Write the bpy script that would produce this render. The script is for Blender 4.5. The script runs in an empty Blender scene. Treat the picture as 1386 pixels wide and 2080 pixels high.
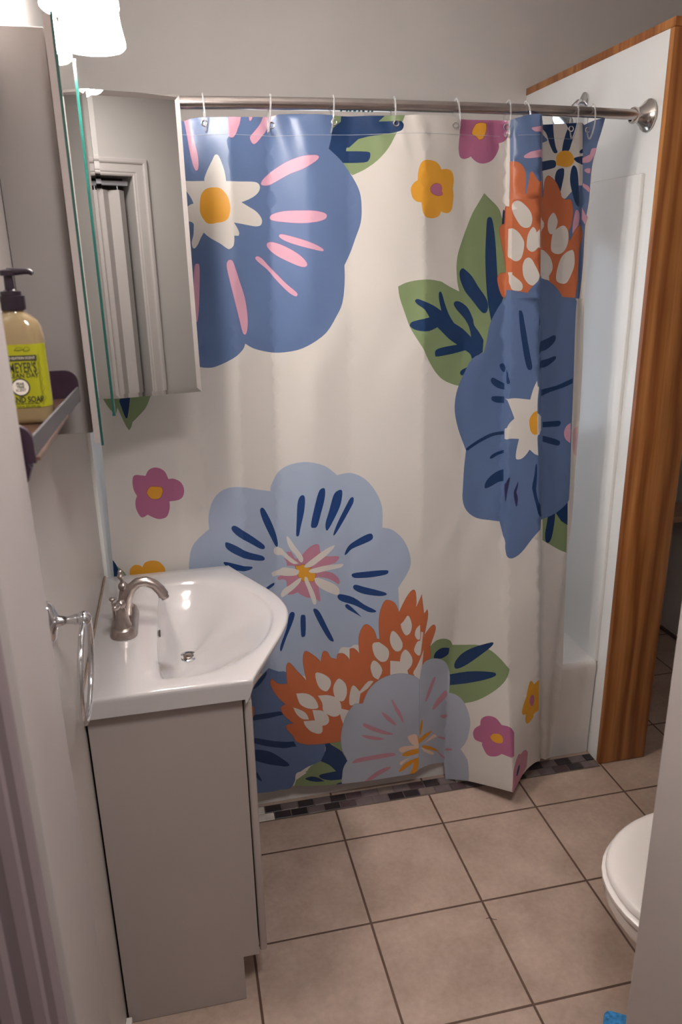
import bpy, bmesh, math, random
import numpy as np
from mathutils import Vector, Matrix
from mathutils.geometry import delaunay_2d_cdt
random.seed(7)
PI = math.pi
scene = bpy.context.scene
COL = scene.collection
WIN_E = 1.8
LAMP_W = 4.6
HALL_W = 19.0
EXPO = 0.3
CAM_F = 1544.76
CAM_M = [[0.9763934, 0.0845955, -0.1987449, 0.22885], [-0.2151961, 0.3016795, -0.9288058, -1.80439], [-0.0186155, 0.9496489, 0.3127624, 1.63536], [0, 0, 0, 1]]
HAIR = (0.903, -0.363, 0.0)

# ------------------------------------------------------------------ materials
def lin(h):
    h = h.lstrip('#'); o = []
    for i in (0, 2, 4):
        c = int(h[i:i+2], 16) / 255.0
        o.append(c / 12.92 if c <= 0.04045 else ((c + 0.055) / 1.055) ** 2.4)
    return tuple(o) + (1.0,)

def mat(name, col, rough=0.5, metal=0.0, spec=0.5, bump=0.0, bscale=200.0, mottle=0.0, mscale=6.0, coat=0.0, emit=None, estr=0.0, trans=0.0, ior=1.45):
    m = bpy.data.materials.new(name); m.use_nodes = True
    nt = m.node_tree; N = nt.nodes; L = nt.links
    b = N['Principled BSDF']
    c = col if len(col) == 4 else tuple(col) + (1.0,)
    b.inputs['Base Color'].default_value = c
    b.inputs['Roughness'].default_value = rough
    b.inputs['Metallic'].default_value = metal
    b.inputs['Specular IOR Level'].default_value = spec
    b.inputs['IOR'].default_value = ior
    b.inputs['Coat Weight'].default_value = coat
    b.inputs['Coat Roughness'].default_value = 0.12
    b.inputs['Transmission Weight'].default_value = trans
    if emit:
        b.inputs['Emission Color'].default_value = tuple(emit) + (1.0,)
        b.inputs['Emission Strength'].default_value = estr
    tc = N.new('ShaderNodeTexCoord')
    if mottle > 0:
        n = N.new('ShaderNodeTexNoise'); n.inputs['Scale'].default_value = mscale; n.inputs['Detail'].default_value = 5
        r = N.new('ShaderNodeValToRGB')
        r.color_ramp.elements[0].position = 0.3; r.color_ramp.elements[1].position = 0.7
        r.color_ramp.elements[0].color = tuple(max(0, v * (1 - mottle)) for v in c[:3]) + (1,)
        r.color_ramp.elements[1].color = tuple(min(1, v * (1 + mottle)) for v in c[:3]) + (1,)
        L.new(tc.outputs['Object'], n.inputs['Vector']); L.new(n.outputs['Fac'], r.inputs['Fac']); L.new(r.outputs['Color'], b.inputs['Base Color'])
    if bump > 0:
        n2 = N.new('ShaderNodeTexNoise'); n2.inputs['Scale'].default_value = bscale; n2.inputs['Detail'].default_value = 3
        bp = N.new('ShaderNodeBump'); bp.inputs['Strength'].default_value = bump; bp.inputs['Distance'].default_value = 0.002
        L.new(tc.outputs['Object'], n2.inputs['Vector']); L.new(n2.outputs['Fac'], bp.inputs['Height']); L.new(bp.outputs['Normal'], b.inputs['Normal'])
    return m

wall_paint = mat('grey_wall_paint', (0.60, 0.565, 0.535), 0.55, spec=0.3, bump=0.12, bscale=260, mottle=0.03, mscale=3)
left_paint = mat('satin_wall_paint', (0.56, 0.52, 0.49), 0.38, spec=0.45, bump=0.10, bscale=220, mottle=0.03, mscale=3)
jamb_paint = mat('jamb_paint', (0.42, 0.375, 0.36), 0.5, mottle=0.02)
trim_paint = mat('trim_paint', (0.70, 0.65, 0.61), 0.4, mottle=0.02)
casing_paint = mat('casing_paint', (0.26, 0.205, 0.215), 0.35, mottle=0.03)
ceil_paint = mat('ceiling_paint', (0.80, 0.78, 0.75), 0.8, mottle=0.02)
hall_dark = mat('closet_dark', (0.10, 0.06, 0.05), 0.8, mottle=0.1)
panel_white = mat('glossy_white_panel', (0.80, 0.80, 0.78), 0.18, spec=0.5, mottle=0.015, mscale=2)
partition_white = mat('partition_white', (0.80, 0.80, 0.78), 0.32, spec=0.5, mottle=0.02)
acrylic = mat('tub_acrylic', (0.64, 0.61, 0.58), 0.15, coat=0.4, mottle=0.01)
porcelain = mat('sink_porcelain', (0.50, 0.475, 0.47), 0.07, coat=0.6, mottle=0.01)
china = mat('toilet_china', (0.78, 0.74, 0.70), 0.12, coat=0.4, mottle=0.01)
seat_plastic = mat('toilet_seat_plastic', (0.80, 0.75, 0.71), 0.25, mottle=0.01)
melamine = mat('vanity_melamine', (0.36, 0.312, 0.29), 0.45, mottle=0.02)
gap_dark = mat('gap_dark', (0.05, 0.035, 0.03), 0.8)
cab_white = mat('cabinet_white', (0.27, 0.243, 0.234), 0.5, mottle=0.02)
mdf = mat('door_backing', (0.40, 0.35, 0.33), 0.6, mottle=0.03)
mirror_m = mat('mirror_silver', (0.88, 0.89, 0.87), 0.015, metal=1.0)
glass_edge = mat('green_glass_edge', (0.008, 0.075, 0.062), 0.15, spec=0.8)
chrome = mat('chrome', (0.72, 0.72, 0.74), 0.10, metal=1.0)
nickel = mat('brushed_nickel', (0.46, 0.40, 0.37), 0.30, metal=1.0, mottle=0.15, mscale=60)
steel_rod = mat('satin_steel', (0.42, 0.37, 0.35), 0.24, metal=1.0, mottle=0.08, mscale=25)
drain_m = mat('drain_metal', (0.45, 0.38, 0.33), 0.25, metal=1.0)
clear_plastic = mat('clear_plastic', (0.95, 0.95, 0.95), 0.12, trans=0.78, ior=1.40)
black_plastic = mat('black_plastic', (0.020, 0.012, 0.020), 0.28, mottle=0.1)
shelf_dark = mat('shelf_plum', (0.035, 0.018, 0.030), 0.35, mottle=0.15, mscale=30)
tray_brown = mat('tray_brown', (0.11, 0.06, 0.04), 0.3, mottle=0.3, mscale=40)
rail_grey = mat('rail_grey', (0.085, 0.08, 0.085), 0.6, spec=0.25, mottle=0.05)
soap_m = mat("amber_soap", (0.31, 0.225, 0.115), 0.12, trans=0.12, coat=0.5, mottle=0.02)
label_m = mat("lime_label", (0.33, 0.325, 0.008), 0.45, mottle=0.03, mscale=40)
ink = mat('label_ink', (0.05, 0.045, 0.02), 0.6)
label_cream = mat('label_cream', (0.75, 0.68, 0.60), 0.5)
sponge_m = mat('blue_sponge', (0.04, 0.23, 0.52), 0.9, bump=0.9, bscale=140, mottle=0.5, mscale=110)
hair_m = mat('hair_dark', (0.03, 0.02, 0.02), 0.6)
shade_m = mat('lit_frosted_glass', (0.9, 0.88, 0.85), 0.4, emit=(1.0, 0.95, 0.92), estr=42.0)
bulb_m = mat('lit_bulb', (1, 1, 1), 0.4, emit=(1.0, 0.94, 0.88), estr=20.0)
accordion_m = mat('accordion_vinyl', (0.33, 0.30, 0.285), 0.45, mottle=0.02)
track_m = mat('track_metal', (0.35, 0.35, 0.37), 0.4, metal=0.6)

def wood_mat():
    m = bpy.data.materials.new('honey_fir_wood'); m.use_nodes = True
    nt = m.node_tree; N = nt.nodes; L = nt.links; b = N['Principled BSDF']
    tc = N.new('ShaderNodeTexCoord'); mp = N.new('ShaderNodeMapping'); mp.inputs['Scale'].default_value = (1.0, 1.0, 0.09)
    L.new(tc.outputs['Object'], mp.inputs['Vector'])
    w = N.new('ShaderNodeTexWave'); w.wave_type = 'BANDS'; w.bands_direction = 'X'
    w.inputs['Scale'].default_value = 5.0; w.inputs['Distortion'].default_value = 9.0; w.inputs['Detail'].default_value = 3.0; w.inputs['Detail Scale'].default_value = 1.6
    L.new(mp.outputs['Vector'], w.inputs['Vector'])
    n = N.new('ShaderNodeTexNoise'); n.inputs['Scale'].default_value = 60; n.inputs['Detail'].default_value = 5
    mp2 = N.new('ShaderNodeMapping'); mp2.inputs['Scale'].default_value = (1.6, 1.6, 0.05)
    L.new(tc.outputs['Object'], mp2.inputs['Vector']); L.new(mp2.outputs['Vector'], n.inputs['Vector'])
    r = N.new('ShaderNodeValToRGB')
    e = r.color_ramp.elements
    e[0].position = 0.0; e[0].color = (0.26, 0.085, 0.020, 1)
    e[1].position = 0.35; e[1].color = (0.38, 0.145, 0.036, 1)
    x = e.new(1.0); x.color = (0.48, 0.205, 0.060, 1)
    L.new(w.outputs['Fac'], r.inputs['Fac'])
    r2 = N.new('ShaderNodeValToRGB'); r2.color_ramp.elements[0].position = 0.3; r2.color_ramp.elements[0].color = (0.75, 0.7, 0.66, 1); r2.color_ramp.elements[1].position = 0.65; r2.color_ramp.elements[1].color = (1.05, 1.05, 1.05, 1)
    L.new(n.outputs['Fac'], r2.inputs['Fac'])
    mx = N.new('ShaderNodeMix'); mx.data_type = 'RGBA'; mx.blend_type = 'MULTIPLY'; mx.inputs[0].default_value = 1.0
    L.new(r.outputs['Color'], mx.inputs[6]); L.new(r2.outputs['Color'], mx.inputs[7]); L.new(mx.outputs[2], b.inputs['Base Color'])
    b.inputs['Roughness'].default_value = 0.42
    return m
wood = wood_mat()

TILE = 0.307; GX = 0.608; GY = 0.0
def floor_mat():
    m = bpy.data.materials.new('tan_floor_tile'); m.use_nodes = True
    nt = m.node_tree; N = nt.nodes; L = nt.links; b = N['Principled BSDF']
    g = N.new('ShaderNodeNewGeometry'); sp = N.new('ShaderNodeSeparateXYZ'); L.new(g.outputs['Position'], sp.inputs[0])
    def mth(op, a, bb=None, c=None):
        n = N.new('ShaderNodeMath'); n.operation = op
        for i, v in enumerate((a, bb, c)):
            if v is None: continue
            if isinstance(v, (int, float)): n.inputs[i].default_value = v
            else: L.new(v, n.inputs[i])
        return n.outputs[0]
    def dist(ax, off):
        s = mth('DIVIDE', mth('SUBTRACT', sp.outputs[ax], off), TILE)
        f = mth('SUBTRACT', s, mth('FLOOR', s))
        d = mth('MINIMUM', f, mth('SUBTRACT', 1.0, f))
        return mth('MULTIPLY', d, TILE), mth('FLOOR', s)
    dx, ix = dist(0, GX); dy, iy = dist(1, GY)
    d = mth('MINIMUM', dx, dy)
    mask = mth('SMOOTH_MIN', 1.0, mth('MAXIMUM', 0.0, mth('DIVIDE', mth('SUBTRACT', d, 0.0024), 0.0012)), 0.01)
    n1 = N.new('ShaderNodeTexNoise'); n1.inputs['Scale'].default_value = 5.0; n1.inputs['Detail'].default_value = 8; n1.inputs['Roughness'].default_value = 0.62
    n2 = N.new('ShaderNodeTexNoise'); n2.inputs['Scale'].default_value = 70.0; n2.inputs['Detail'].default_value = 4
    L.new(g.outputs['Position'], n1.inputs['Vector']); L.new(g.outputs['Position'], n2.inputs['Vector'])
    wn = N.new('ShaderNodeTexWhiteNoise'); wn.noise_dimensions = '2D'
    cb = N.new('ShaderNodeCombineXYZ'); L.new(ix, cb.inputs[0]); L.new(iy, cb.inputs[1]); L.new(cb.outputs[0], wn.inputs['Vector'])
    v = mth('ADD', mth('MULTIPLY', n1.outputs['Fac'], 0.75), mth('ADD', mth('MULTIPLY', n2.outputs['Fac'], 0.22), mth('MULTIPLY', wn.outputs['Value'], 0.04)))
    r = N.new('ShaderNodeValToRGB'); e = r.color_ramp.elements
    e[0].position = 0.32; e[0].color = (0.285, 0.203, 0.160, 1); e[1].position = 0.66; e[1].color = (0.465, 0.350, 0.287, 1)
    L.new(v, r.inputs['Fac'])
    mx = N.new('ShaderNodeMix'); mx.data_type = 'RGBA'; mx.inputs[6].default_value = (0.10, 0.055, 0.038, 1)
    L.new(mask, mx.inputs[0]); L.new(r.outputs['Color'], mx.inputs[7]); L.new(mx.outputs[2], b.inputs['Base Color'])
    bp = N.new('ShaderNodeBump'); bp.inputs['Strength'].default_value = 0.5; bp.inputs['Distance'].default_value = 0.003
    hh = mth('ADD', mask, mth('MULTIPLY', n2.outputs['Fac'], 0.15)); L.new(hh, bp.inputs['Height']); L.new(bp.outputs['Normal'], b.inputs['Normal'])
    b.inputs['Roughness'].default_value = 0.42
    return m
floor_tile = floor_mat()

# ------------------------------------------------------------------ mesh helpers
class MB:
    def __init__(self): self.v = []; self.f = []; self.m = []
    def add(self, vs, fs, mi=0):
        o = len(self.v); self.v += [tuple(p) for p in vs]; self.f += [tuple(i + o for i in f) for f in fs]; self.m += [mi] * len(fs); return self
    def box(self, x0, x1, y0, y1, z0, z1, bev=0.0, seg=2, mi=0):
        if bev <= 0:
            vs = [(x, y, z) for z in (z0, z1) for y in (y0, y1) for x in (x0, x1)]
            return self.add(vs, [(0, 2, 3, 1), (4, 5, 7, 6), (0, 1, 5, 4), (2, 6, 7, 3), (0, 4, 6, 2), (1, 3, 7, 5)], mi)
        bm = bmesh.new(); bmesh.ops.create_cube(bm, size=1.0)
        for v in bm.verts: v.co = Vector((x0 + (v.co.x + .5) * (x1 - x0), y0 + (v.co.y + .5) * (y1 - y0), z0 + (v.co.z + .5) * (z1 - z0)))
        bmesh.ops.bevel(bm, geom=bm.edges[:], offset=bev, segments=seg, profile=0.5, affect='EDGES')
        self.bm(bm, mi); return self
    def bm(self, bm, mi=0):
        bm.verts.index_update()
        self.add([v.co[:] for v in bm.verts], [[v.index for v in f.verts] for f in bm.faces], mi); bm.free()
    def loft(self, rings, closed=True, cap0=False, cap1=False, mi=0):
        n = len(rings[0]); vs = [p for r in rings for p in r]; fs = []
        for k in range(len(rings) - 1):
            for i in range(n if closed else n - 1):
                j = (i + 1) % n
                fs.append((k * n + i, k * n + j, (k + 1) * n + j, (k + 1) * n + i))
        if cap0: fs.append(tuple(range(n - 1, -1, -1)))
        if cap1: fs.append(tuple((len(rings) - 1) * n + i for i in range(n)))
        return self.add(vs, fs, mi)
    def lathe(self, prof, c=(0, 0, 0), axis=(0, 0, 1), n=32, cap0=True, cap1=True, mi=0):
        q = Vector((0, 0, 1)).rotation_difference(Vector(axis).normalized()); c = Vector(c); rings = []
        for r, h in prof:
            rings.append([tuple(c + q @ Vector((max(r, 1e-5) * math.cos(2 * PI * i / n), max(r, 1e-5) * math.sin(2 * PI * i / n), h))) for i in range(n)])
        return self.loft(rings, True, cap0, cap1, mi)
    def tube(self, pts, rad, n=14, closed=False, caps=True, mi=0):
        pts = [Vector(p) for p in pts]; m = len(pts)
        rad = [rad] * m if isinstance(rad, (int, float)) else rad
        up = None; rings = []
        for i, p in enumerate(pts):
            a = pts[(i - 1) % m] if (closed or i > 0) else p
            b = pts[(i + 1) % m] if (closed or i < m - 1) else p
            t = (b - a).normalized()
            if up is None:
                up = Vector((0, 0, 1)) if abs(t.z) < 0.9 else Vector((1, 0, 0))
            up = (up - t * up.dot(t)).normalized(); s = t.cross(up)
            rings.append([tuple(p + (up * math.cos(2 * PI * k / n) + s * math.sin(2 * PI * k / n)) * rad[i]) for k in range(n)])
        if closed: rings.append(rings[0]); caps = False
        return self.loft(rings, True, caps, caps, mi)
    def ball(self, c, r, sc=(1, 1, 1), n=20, mi=0):
        prof = [(math.sin(PI * k / 12) * r, -math.cos(PI * k / 12) * r) for k in range(13)]
        o = len(self.v); self.lathe(prof, (0, 0, 0), n=n, cap0=False, cap1=False, mi=mi)
        for i in range(o, len(self.v)):
            v = self.v[i]; self.v[i] = (c[0] + v[0] * sc[0], c[1] + v[1] * sc[1], c[2] + v[2] * sc[2])
        return self
    def build(self, name, mats, parent=None, smooth=40.0, matrix=None):
        me = bpy.data.meshes.new(name); me.from_pydata(self.v, [], self.f)
        mats = mats if isinstance(mats, (list, tuple)) else [mats]
        for q in mats: me.materials.append(q)
        bm = bmesh.new(); bm.from_mesh(me)
        for f, i in zip(bm.faces, self.m): f.material_index = i
        bmesh.ops.remove_doubles(bm, verts=bm.verts, dist=1e-6)
        bmesh.ops.recalc_face_normals(bm, faces=bm.faces[:])
        bm.to_mesh(me); bm.free()
        if matrix is not None: me.transform(matrix)
        if smooth:
            me.shade_smooth(); me.set_sharp_from_angle(angle=math.radians(smooth))
        return link(name, me, parent)

def link(name, me, parent=None):
    o = bpy.data.objects.new(name, me); COL.objects.link(o)
    if parent is not None:
        o.parent = parent
        w = Vector((0, 0, 0)); q = parent
        while q is not None: w += q.location; q = q.parent
        me.transform(Matrix.Translation(-w))
    return o
def rebase(o, c):
    """give a mesh thing an origin of its own without moving it"""
    o.data.transform(Matrix.Translation(-Vector(c))); o.location = c; return o
def empty(name, loc, label, cat, group=None):
    o = bpy.data.objects.new(name, None); COL.objects.link(o); o.location = loc; o.empty_display_size = 0.05
    return tag(o, label, cat, group)
def tag(o, label, cat, group=None):
    o['label'] = label; o['category'] = cat
    if group: o['group'] = group
    return o
def structure(o): o['kind'] = 'structure'; return o

def catmull(spec, scale=1.0, n=3):
    P = []; K = []
    for w in spec.split():
        K.append(w.endswith('!')); x, y = w.rstrip('!').split(','); P.append((float(x) * scale, float(y) * scale))
    m = len(P); out = []
    for i in range(m):
        p1, p2 = P[i], P[(i + 1) % m]
        p0 = P[i - 1] if not K[i] else p1
        p3 = P[(i + 2) % m] if not K[(i + 1) % m] else p2
        seg = math.hypot(p2[0] - p1[0], p2[1] - p1[1])
        k = 1 if (K[i] and K[(i + 1) % m]) else (n if seg > 0.004 else 1)
        for s in range(k):
            t = s / k
            out.append(tuple(0.5 * (2 * p1[a] + (p2[a] - p0[a]) * t + (2 * p0[a] - 5 * p1[a] + 4 * p2[a] - p3[a]) * t * t + (3 * p1[a] - p0[a] - 3 * p2[a] + p3[a]) * t ** 3) for a in (0, 1)))
    return out

def font_mesh(txt, size, bold=0.0, sx=1.0):
    cu = bpy.data.curves.new('lettering', 'FONT'); cu.body = txt; cu.size = size; cu.align_x = 'CENTER'; cu.align_y = 'CENTER'; cu.offset = bold; cu.extrude = 0.00012; cu.resolution_u = 3
    ob = bpy.data.objects.new('tmp', cu); COL.objects.link(ob)
    me = bpy.data.meshes.new_from_object(ob); bpy.data.objects.remove(ob)
    me.transform(Matrix.Diagonal((sx, 1, 1, 1))); return me

# ------------------------------------------------------------------ room shell
structure(MB().box(-1.2, 2.5, -2.9, 1.15, -0.08, 0.0).build('floor', floor_tile, smooth=0))
structure(MB().box(-1.2, 2.5, -2.9, 1.15, 2.50, 2.58).build('ceiling', ceil_paint, smooth=0))
structure(MB().box(-0.12, 0.0, -0.97, 1.10, 0.0, 2.5).build('wall_left', left_paint, smooth=0))
structure(MB().box(-0.12, 2.45, 0.985, 1.10, 0.0, 2.5).build('wall_back', wall_paint, smooth=0))
structure(MB().box(2.33, 2.45, -0.97, 0.985, 0.0, 2.5).build('wall_right', wall_paint, smooth=0))
structure(MB().box(1.76, 1.84, -0.97, -0.50, 0.0, 2.5).build('wall_side', wall_paint, smooth=0))
JY = -1.145
b = MB()
b.box(-1.12, 0.067, JY, -0.97, 0.0, 2.5, 0.004); b.box(0.883, 2.45, JY, -0.97, 0.0, 2.5, 0.004); b.box(0.060, 0.89, JY, -0.97, 2.24, 2.5)
structure(b.build('wall_front', jamb_paint))
b = MB()
OX0, OX1, OZ = 0.42, 1.020, 2.030
b.box(-1.12, OX0, -2.22, -2.10, 0, 2.5); b.box(OX1, 2.45, -2.22, -2.10, 0, 2.5); b.box(OX0, OX1, -2.22, -2.10, OZ, 2.5)
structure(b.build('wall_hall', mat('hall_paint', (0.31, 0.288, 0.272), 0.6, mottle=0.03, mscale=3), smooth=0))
structure(MB().box(-1.2, -1.1, -2.22, -1.1, 0, 2.5).build('wall_hall_left', wall_paint, smooth=0))
structure(MB().box(2.40, 2.5, -2.22, -1.1, 0, 2.5).build('wall_hall_right', wall_paint, smooth=0))
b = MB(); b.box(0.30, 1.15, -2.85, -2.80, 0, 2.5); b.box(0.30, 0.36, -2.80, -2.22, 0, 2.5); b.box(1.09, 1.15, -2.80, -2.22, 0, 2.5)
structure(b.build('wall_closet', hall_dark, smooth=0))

def casing_profile(w):
    return [(0, 0), (0, .010), (.006, .013), (.014, .012), (.017, .015), (.30 * w + .01, .016), (.45 * w + .01, .0125), (.55 * w + .01, .0125), (w - .022, .017), (w - .016, .020), (w - .004, .020), (w, .016), (w, 0)]
def casing(name, m, xin0, xin1, zin, yface, w, dirn, legs):
    """door casing with a moulded profile; dirn: +1 sticks out to +y, -1 to -y"""
    mb = MB(); pr = casing_profile(w)
    path = []
    if 'L' in legs and 'R' in legs: path = [(xin0, 0, -1, 0), (xin0, zin, -1, 1), (xin1, zin, 1, 1), (xin1, 0, 1, 0)]
    elif 'L' in legs: path = [(xin0, 0, -1, 0), (xin0, 2.1, -1, 0)]
    rings = []
    for x, z, sx, sz in path:
        rings.append([(x + sx * u, yface + dirn * h, z + sz * u) for u, h in pr])
    mb.loft(rings, True, True, True); return structure(mb.build(name, m, smooth=25))
casing('trim_1', mat('hall_trim', (0.33, 0.30, 0.285), 0.45, mottle=0.02), OX0, OX1, OZ, -2.10, 0.075, 1, 'LR')
casing('trim_2', casing_paint, 0.058, 0, 0, JY, 0.062, -1, 'L')
structure(MB().box(-1.1, -0.004, JY - .006, JY + .001, 0.0, 2.5).build('wall_hall_front_shade', mat('hall_wall_shade', (0.12, 0.075, 0.08), 0.6, mottle=0.05), smooth=0))  # thin sheet over the hall-side wall; its dimness is put into a dark colour
structure(MB().box(0.0, 0.014, -0.485, -0.455, 0.0, 0.030, 0.003).build('baseboard_left', trim_paint))
b = MB(); b.box(2.318, 2.33, 0.16, 0.985, 0.0, 0.012); b.box(1.74, 2.33, 0.975, 0.985, 0.0, 0.010)
structure(b.build('baseboard_right', hall_dark, smooth=0))

# partition beside the tub with its wooden cap and end board
PX0, PX1, PY = 1.522, 1.693, 0.143
structure(MB().box(PX0 + .002, PX1 - .004, PY + .019, 0.985, 0.0, 2.178).build('wall_partition', partition_white, smooth=0))
structure(rebase(MB().box(PX0, PX1, PY, PY + .019, 0.002, 2.178, 0.002).build('trim_3', wood), (PX0, PY, 0)))
capm = MB().box(0, PX1 - PX0, 0, 0.022, 0, 0.985 - PY + .003, 0.002).build('trim_4', wood)
capm.data.transform(Matrix.Translation((PX0 - .001, PY - .003, 2.200)) @ Matrix.Rotation(-PI / 2, 4, 'X'))
structure(rebase(capm, (PX0, PY, 2.178)))
# tub surround panels
structure(MB().box(PX0 - .010, PX0 + .004, 0.212, 0.985, 0.355, 1.848, 0.004).build('trim_5', panel_white))
structure(MB().box(-0.002, 0.010, 0.172, 0.985, 0.355, 1.848, 0.004).build('trim_6', panel_white))
structure(MB().box(0.010, PX0 - .010, 0.973, 0.987, 0.355, 1.848, 0.004).build('trim_7', panel_white))

# frosted window above the tub, hidden by the curtain but mirrored in the glossy panels
win_pane = mat('frosted_window_glow', (.7, .75, .8), .5, emit=(.78, .88, 1.0), estr=WIN_E)
b = MB()
for x0, x1, z0, z1 in ((.50, 1.125, 1.80, 1.84), (.50, 1.125, .90, .94), (.50, .54, .94, 1.80), (1.085, 1.125, .94, 1.80)): b.box(x0, x1, .955, .974, z0, z1, .003)
b.box(.54, 1.085, .962, .972, .94, 1.80, mi=1)
structure(b.build('window_1', [trim_paint, win_pane], smooth=0))

# mosaic strip along the tub
mos_mats = [mat('mosaic_%s' % n, c, 0.38, mottle=0.15, mscale=40) for n, c in (('ivory', (.55, .50, .44)), ('charcoal', (.030, .022, .026)), ('mauve_grey', (.13, .10, .10)), ('plum', (.075, .045, .052)), ('taupe', (.17, .13, .115)), ('black', (.018, .013, .016)))]
grout = mat('mosaic_grout', (0.13, 0.10, 0.08), 0.8)
b = MB(); b.box(0.0, PX0, 0.133, 0.204, 0.0, 0.0015, mi=6)
pat1 = [2, 3, 0, 2, 1, 3, 2, 0, 1, 2, 1, 2, 1, 3, 2, 4, 2, 3, 1, 2, 0, 2, 5, 2, 3, 1, 2, 1, 2, 5]
pat2 = [2, 1, 4, 1, 3, 2, 5, 2, 0, 1, 5, 2, 1, 3, 2, 2, 5, 1, 4, 2, 3, 2, 4, 0, 5, 4, 2, 3, 1, 2]
for row, (y0, y1, off, pt) in enumerate(((0.136, 0.166, 0.0, pat2), (0.169, 0.200, 0.026, pat1))):
    x = off - 0.053; k = 0
    while x < PX0:
        xa, xb = max(0.004, x + .0015), min(PX0 - .003, x + .0505)
        if xb - xa > .004: b.box(xa, xb, y0, y1, 0.0, 0.004, 0.0008, 1, mi=pt[k % 30])
        x += .0523; k += 1
structure(b.build('trim_8', mos_mats + [grout], smooth=30))

# ------------------------------------------------------------------ bathtub
def rrect(x0, x1, y0, y1, r, z, n=8):
    out = []
    for cx, cy, a0 in ((x1 - r, y1 - r, 0), (x0 + r, y1 - r, PI / 2), (x0 + r, y0 + r, PI), (x1 - r, y0 + r, 1.5 * PI)):
        for i in range(n + 1): out.append((cx + r * math.cos(a0 + PI / 2 * i / n), cy + r * math.sin(a0 + PI / 2 * i / n), z))
    return out
tx0, tx1, ty0, ty1, tz = 0.012, PX0 - .002, 0.206, 0.975, 0.362
rings = [rrect(tx0, tx1, ty0 + .012, ty1, .004, 0.001), rrect(tx0, tx1, ty0 + .012, ty1, .004, .05), rrect(tx0, tx1, ty0 + .004, ty1, .004, .30), rrect(tx0, tx1, ty0, ty1, .006, tz - .022), rrect(tx0, tx1, ty0 + .002, ty1, .008, tz - .008), rrect(tx0 + .002, tx1 - .002, ty0 + .009, ty1 - .002, .01, tz)]
for ins, z, r in ((.075, tz, .10), (.082, tz - .004, .10), (.092, tz - .02, .11), (.13, .16, .13), (.16, .10, .15), (.22, .08, .12)):
    rings.append(rrect(tx0 + ins + .02, tx1 - ins - .02, ty0 + ins, ty1 - ins, r, z))
b = MB(); b.loft(rings, True, True, True)
tub = b.build('bathtub', acrylic, smooth=35); rebase(tub, (0.76, 0.59, 0)); tag(tub, 'white bathtub with plain apron, standing behind the floral shower curtain', 'bathtub')

# ------------------------------------------------------------------ shower curtain
# ---- curtain surface: y as a function of (x, z), metres ----
ZR = (1.95, 1.50, 1.09, 0.72, 0.41, 0.07)            # heights of the control rows
FOLD = (
    ((0.0453, 0.0241, 0.0159, 0.008, 0.0028, -0.0044), (0, 0, 0, 0, 0, 0)),
    ((0.2183, 0.2108, 0.2117, 0.2206, 0.2384, 0.2432), (0.01, 0.01, 0.01, 0.01, 0.01, 0.01)),
    ((0.3129, 0.2951, 0.2789, 0.2757, 0.275, 0.2668), (-0.006, -0.008, -0.009, -0.009, -0.008, -0.008)),
    ((0.4025, 0.3912, 0.3786, 0.3699, 0.3667, 0.363), (0.014, 0.017, 0.017, 0.016, 0.013, 0.012)),
    ((0.4964, 0.4891, 0.4827, 0.4604, 0.4498, 0.4417), (-0.018, -0.021, -0.021, -0.016, -0.009, -0.005)),
    ((0.5914, 0.5848, 0.5818, 0.5697, 0.5619, 0.555), (-0.001, -0.002, -0.002, -0.002, -0.002, -0.002)),
    ((0.6891, 0.6843, 0.6804, 0.6761, 0.674, 0.6737), (-0.005, -0.005, -0.004, -0.003, -0.001, 0.0)),
    ((0.8708, 0.8754, 0.8772, 0.8807, 0.8846, 0.8887), (0.032, 0.034, 0.034, 0.026, 0.014, 0.006)),
    ((0.9893, 0.9956, 1.0026, 1.0079, 0.988, 0.9887), (0.004, 0.004, 0.008, 0.012, -0.012, -0.026)),
    ((1.1097, 1.1242, 1.1324, 1.1443, 1.1504, 1.1417), (-0.006, -0.006, -0.002, 0.012, 0.06, 0.16)),
    ((1.1122, 1.1267, 1.1349, 1.1468, 1.1529, 1.1449), (0.014, 0.014, 0.014, 0.02, 0.062, 0.16)),
    ((1.1794, 1.2067, 1.2346, 1.2584, 1.2711, 1.2885), (0.036, 0.032, 0.03, 0.034, 0.045, 0.05)),
    ((1.2118, 1.234, 1.2591, 1.2786, 1.2909, 1.3069), (-0.018, -0.014, -0.01, 0.0, 0.012, 0.02)),
    ((1.3196, 1.3421, 1.3575, 1.3623, 1.3429, 1.3349), (-0.012, -0.008, -0.006, -0.006, 0.0, 0.01)),
    ((1.3309, 1.3532, 1.3699, 1.3705, 1.3516, 1.3436), (-0.022, -0.02, -0.02, -0.015, -0.01, 0.0)),
    ((1.3774, 1.3657, 1.3798, 1.373, 1.374, 1.3579), (0.0, -0.01, -0.012, -0.012, -0.01, 0.0)))
def _lin(a, b, t): return a + (b - a) * t
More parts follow.
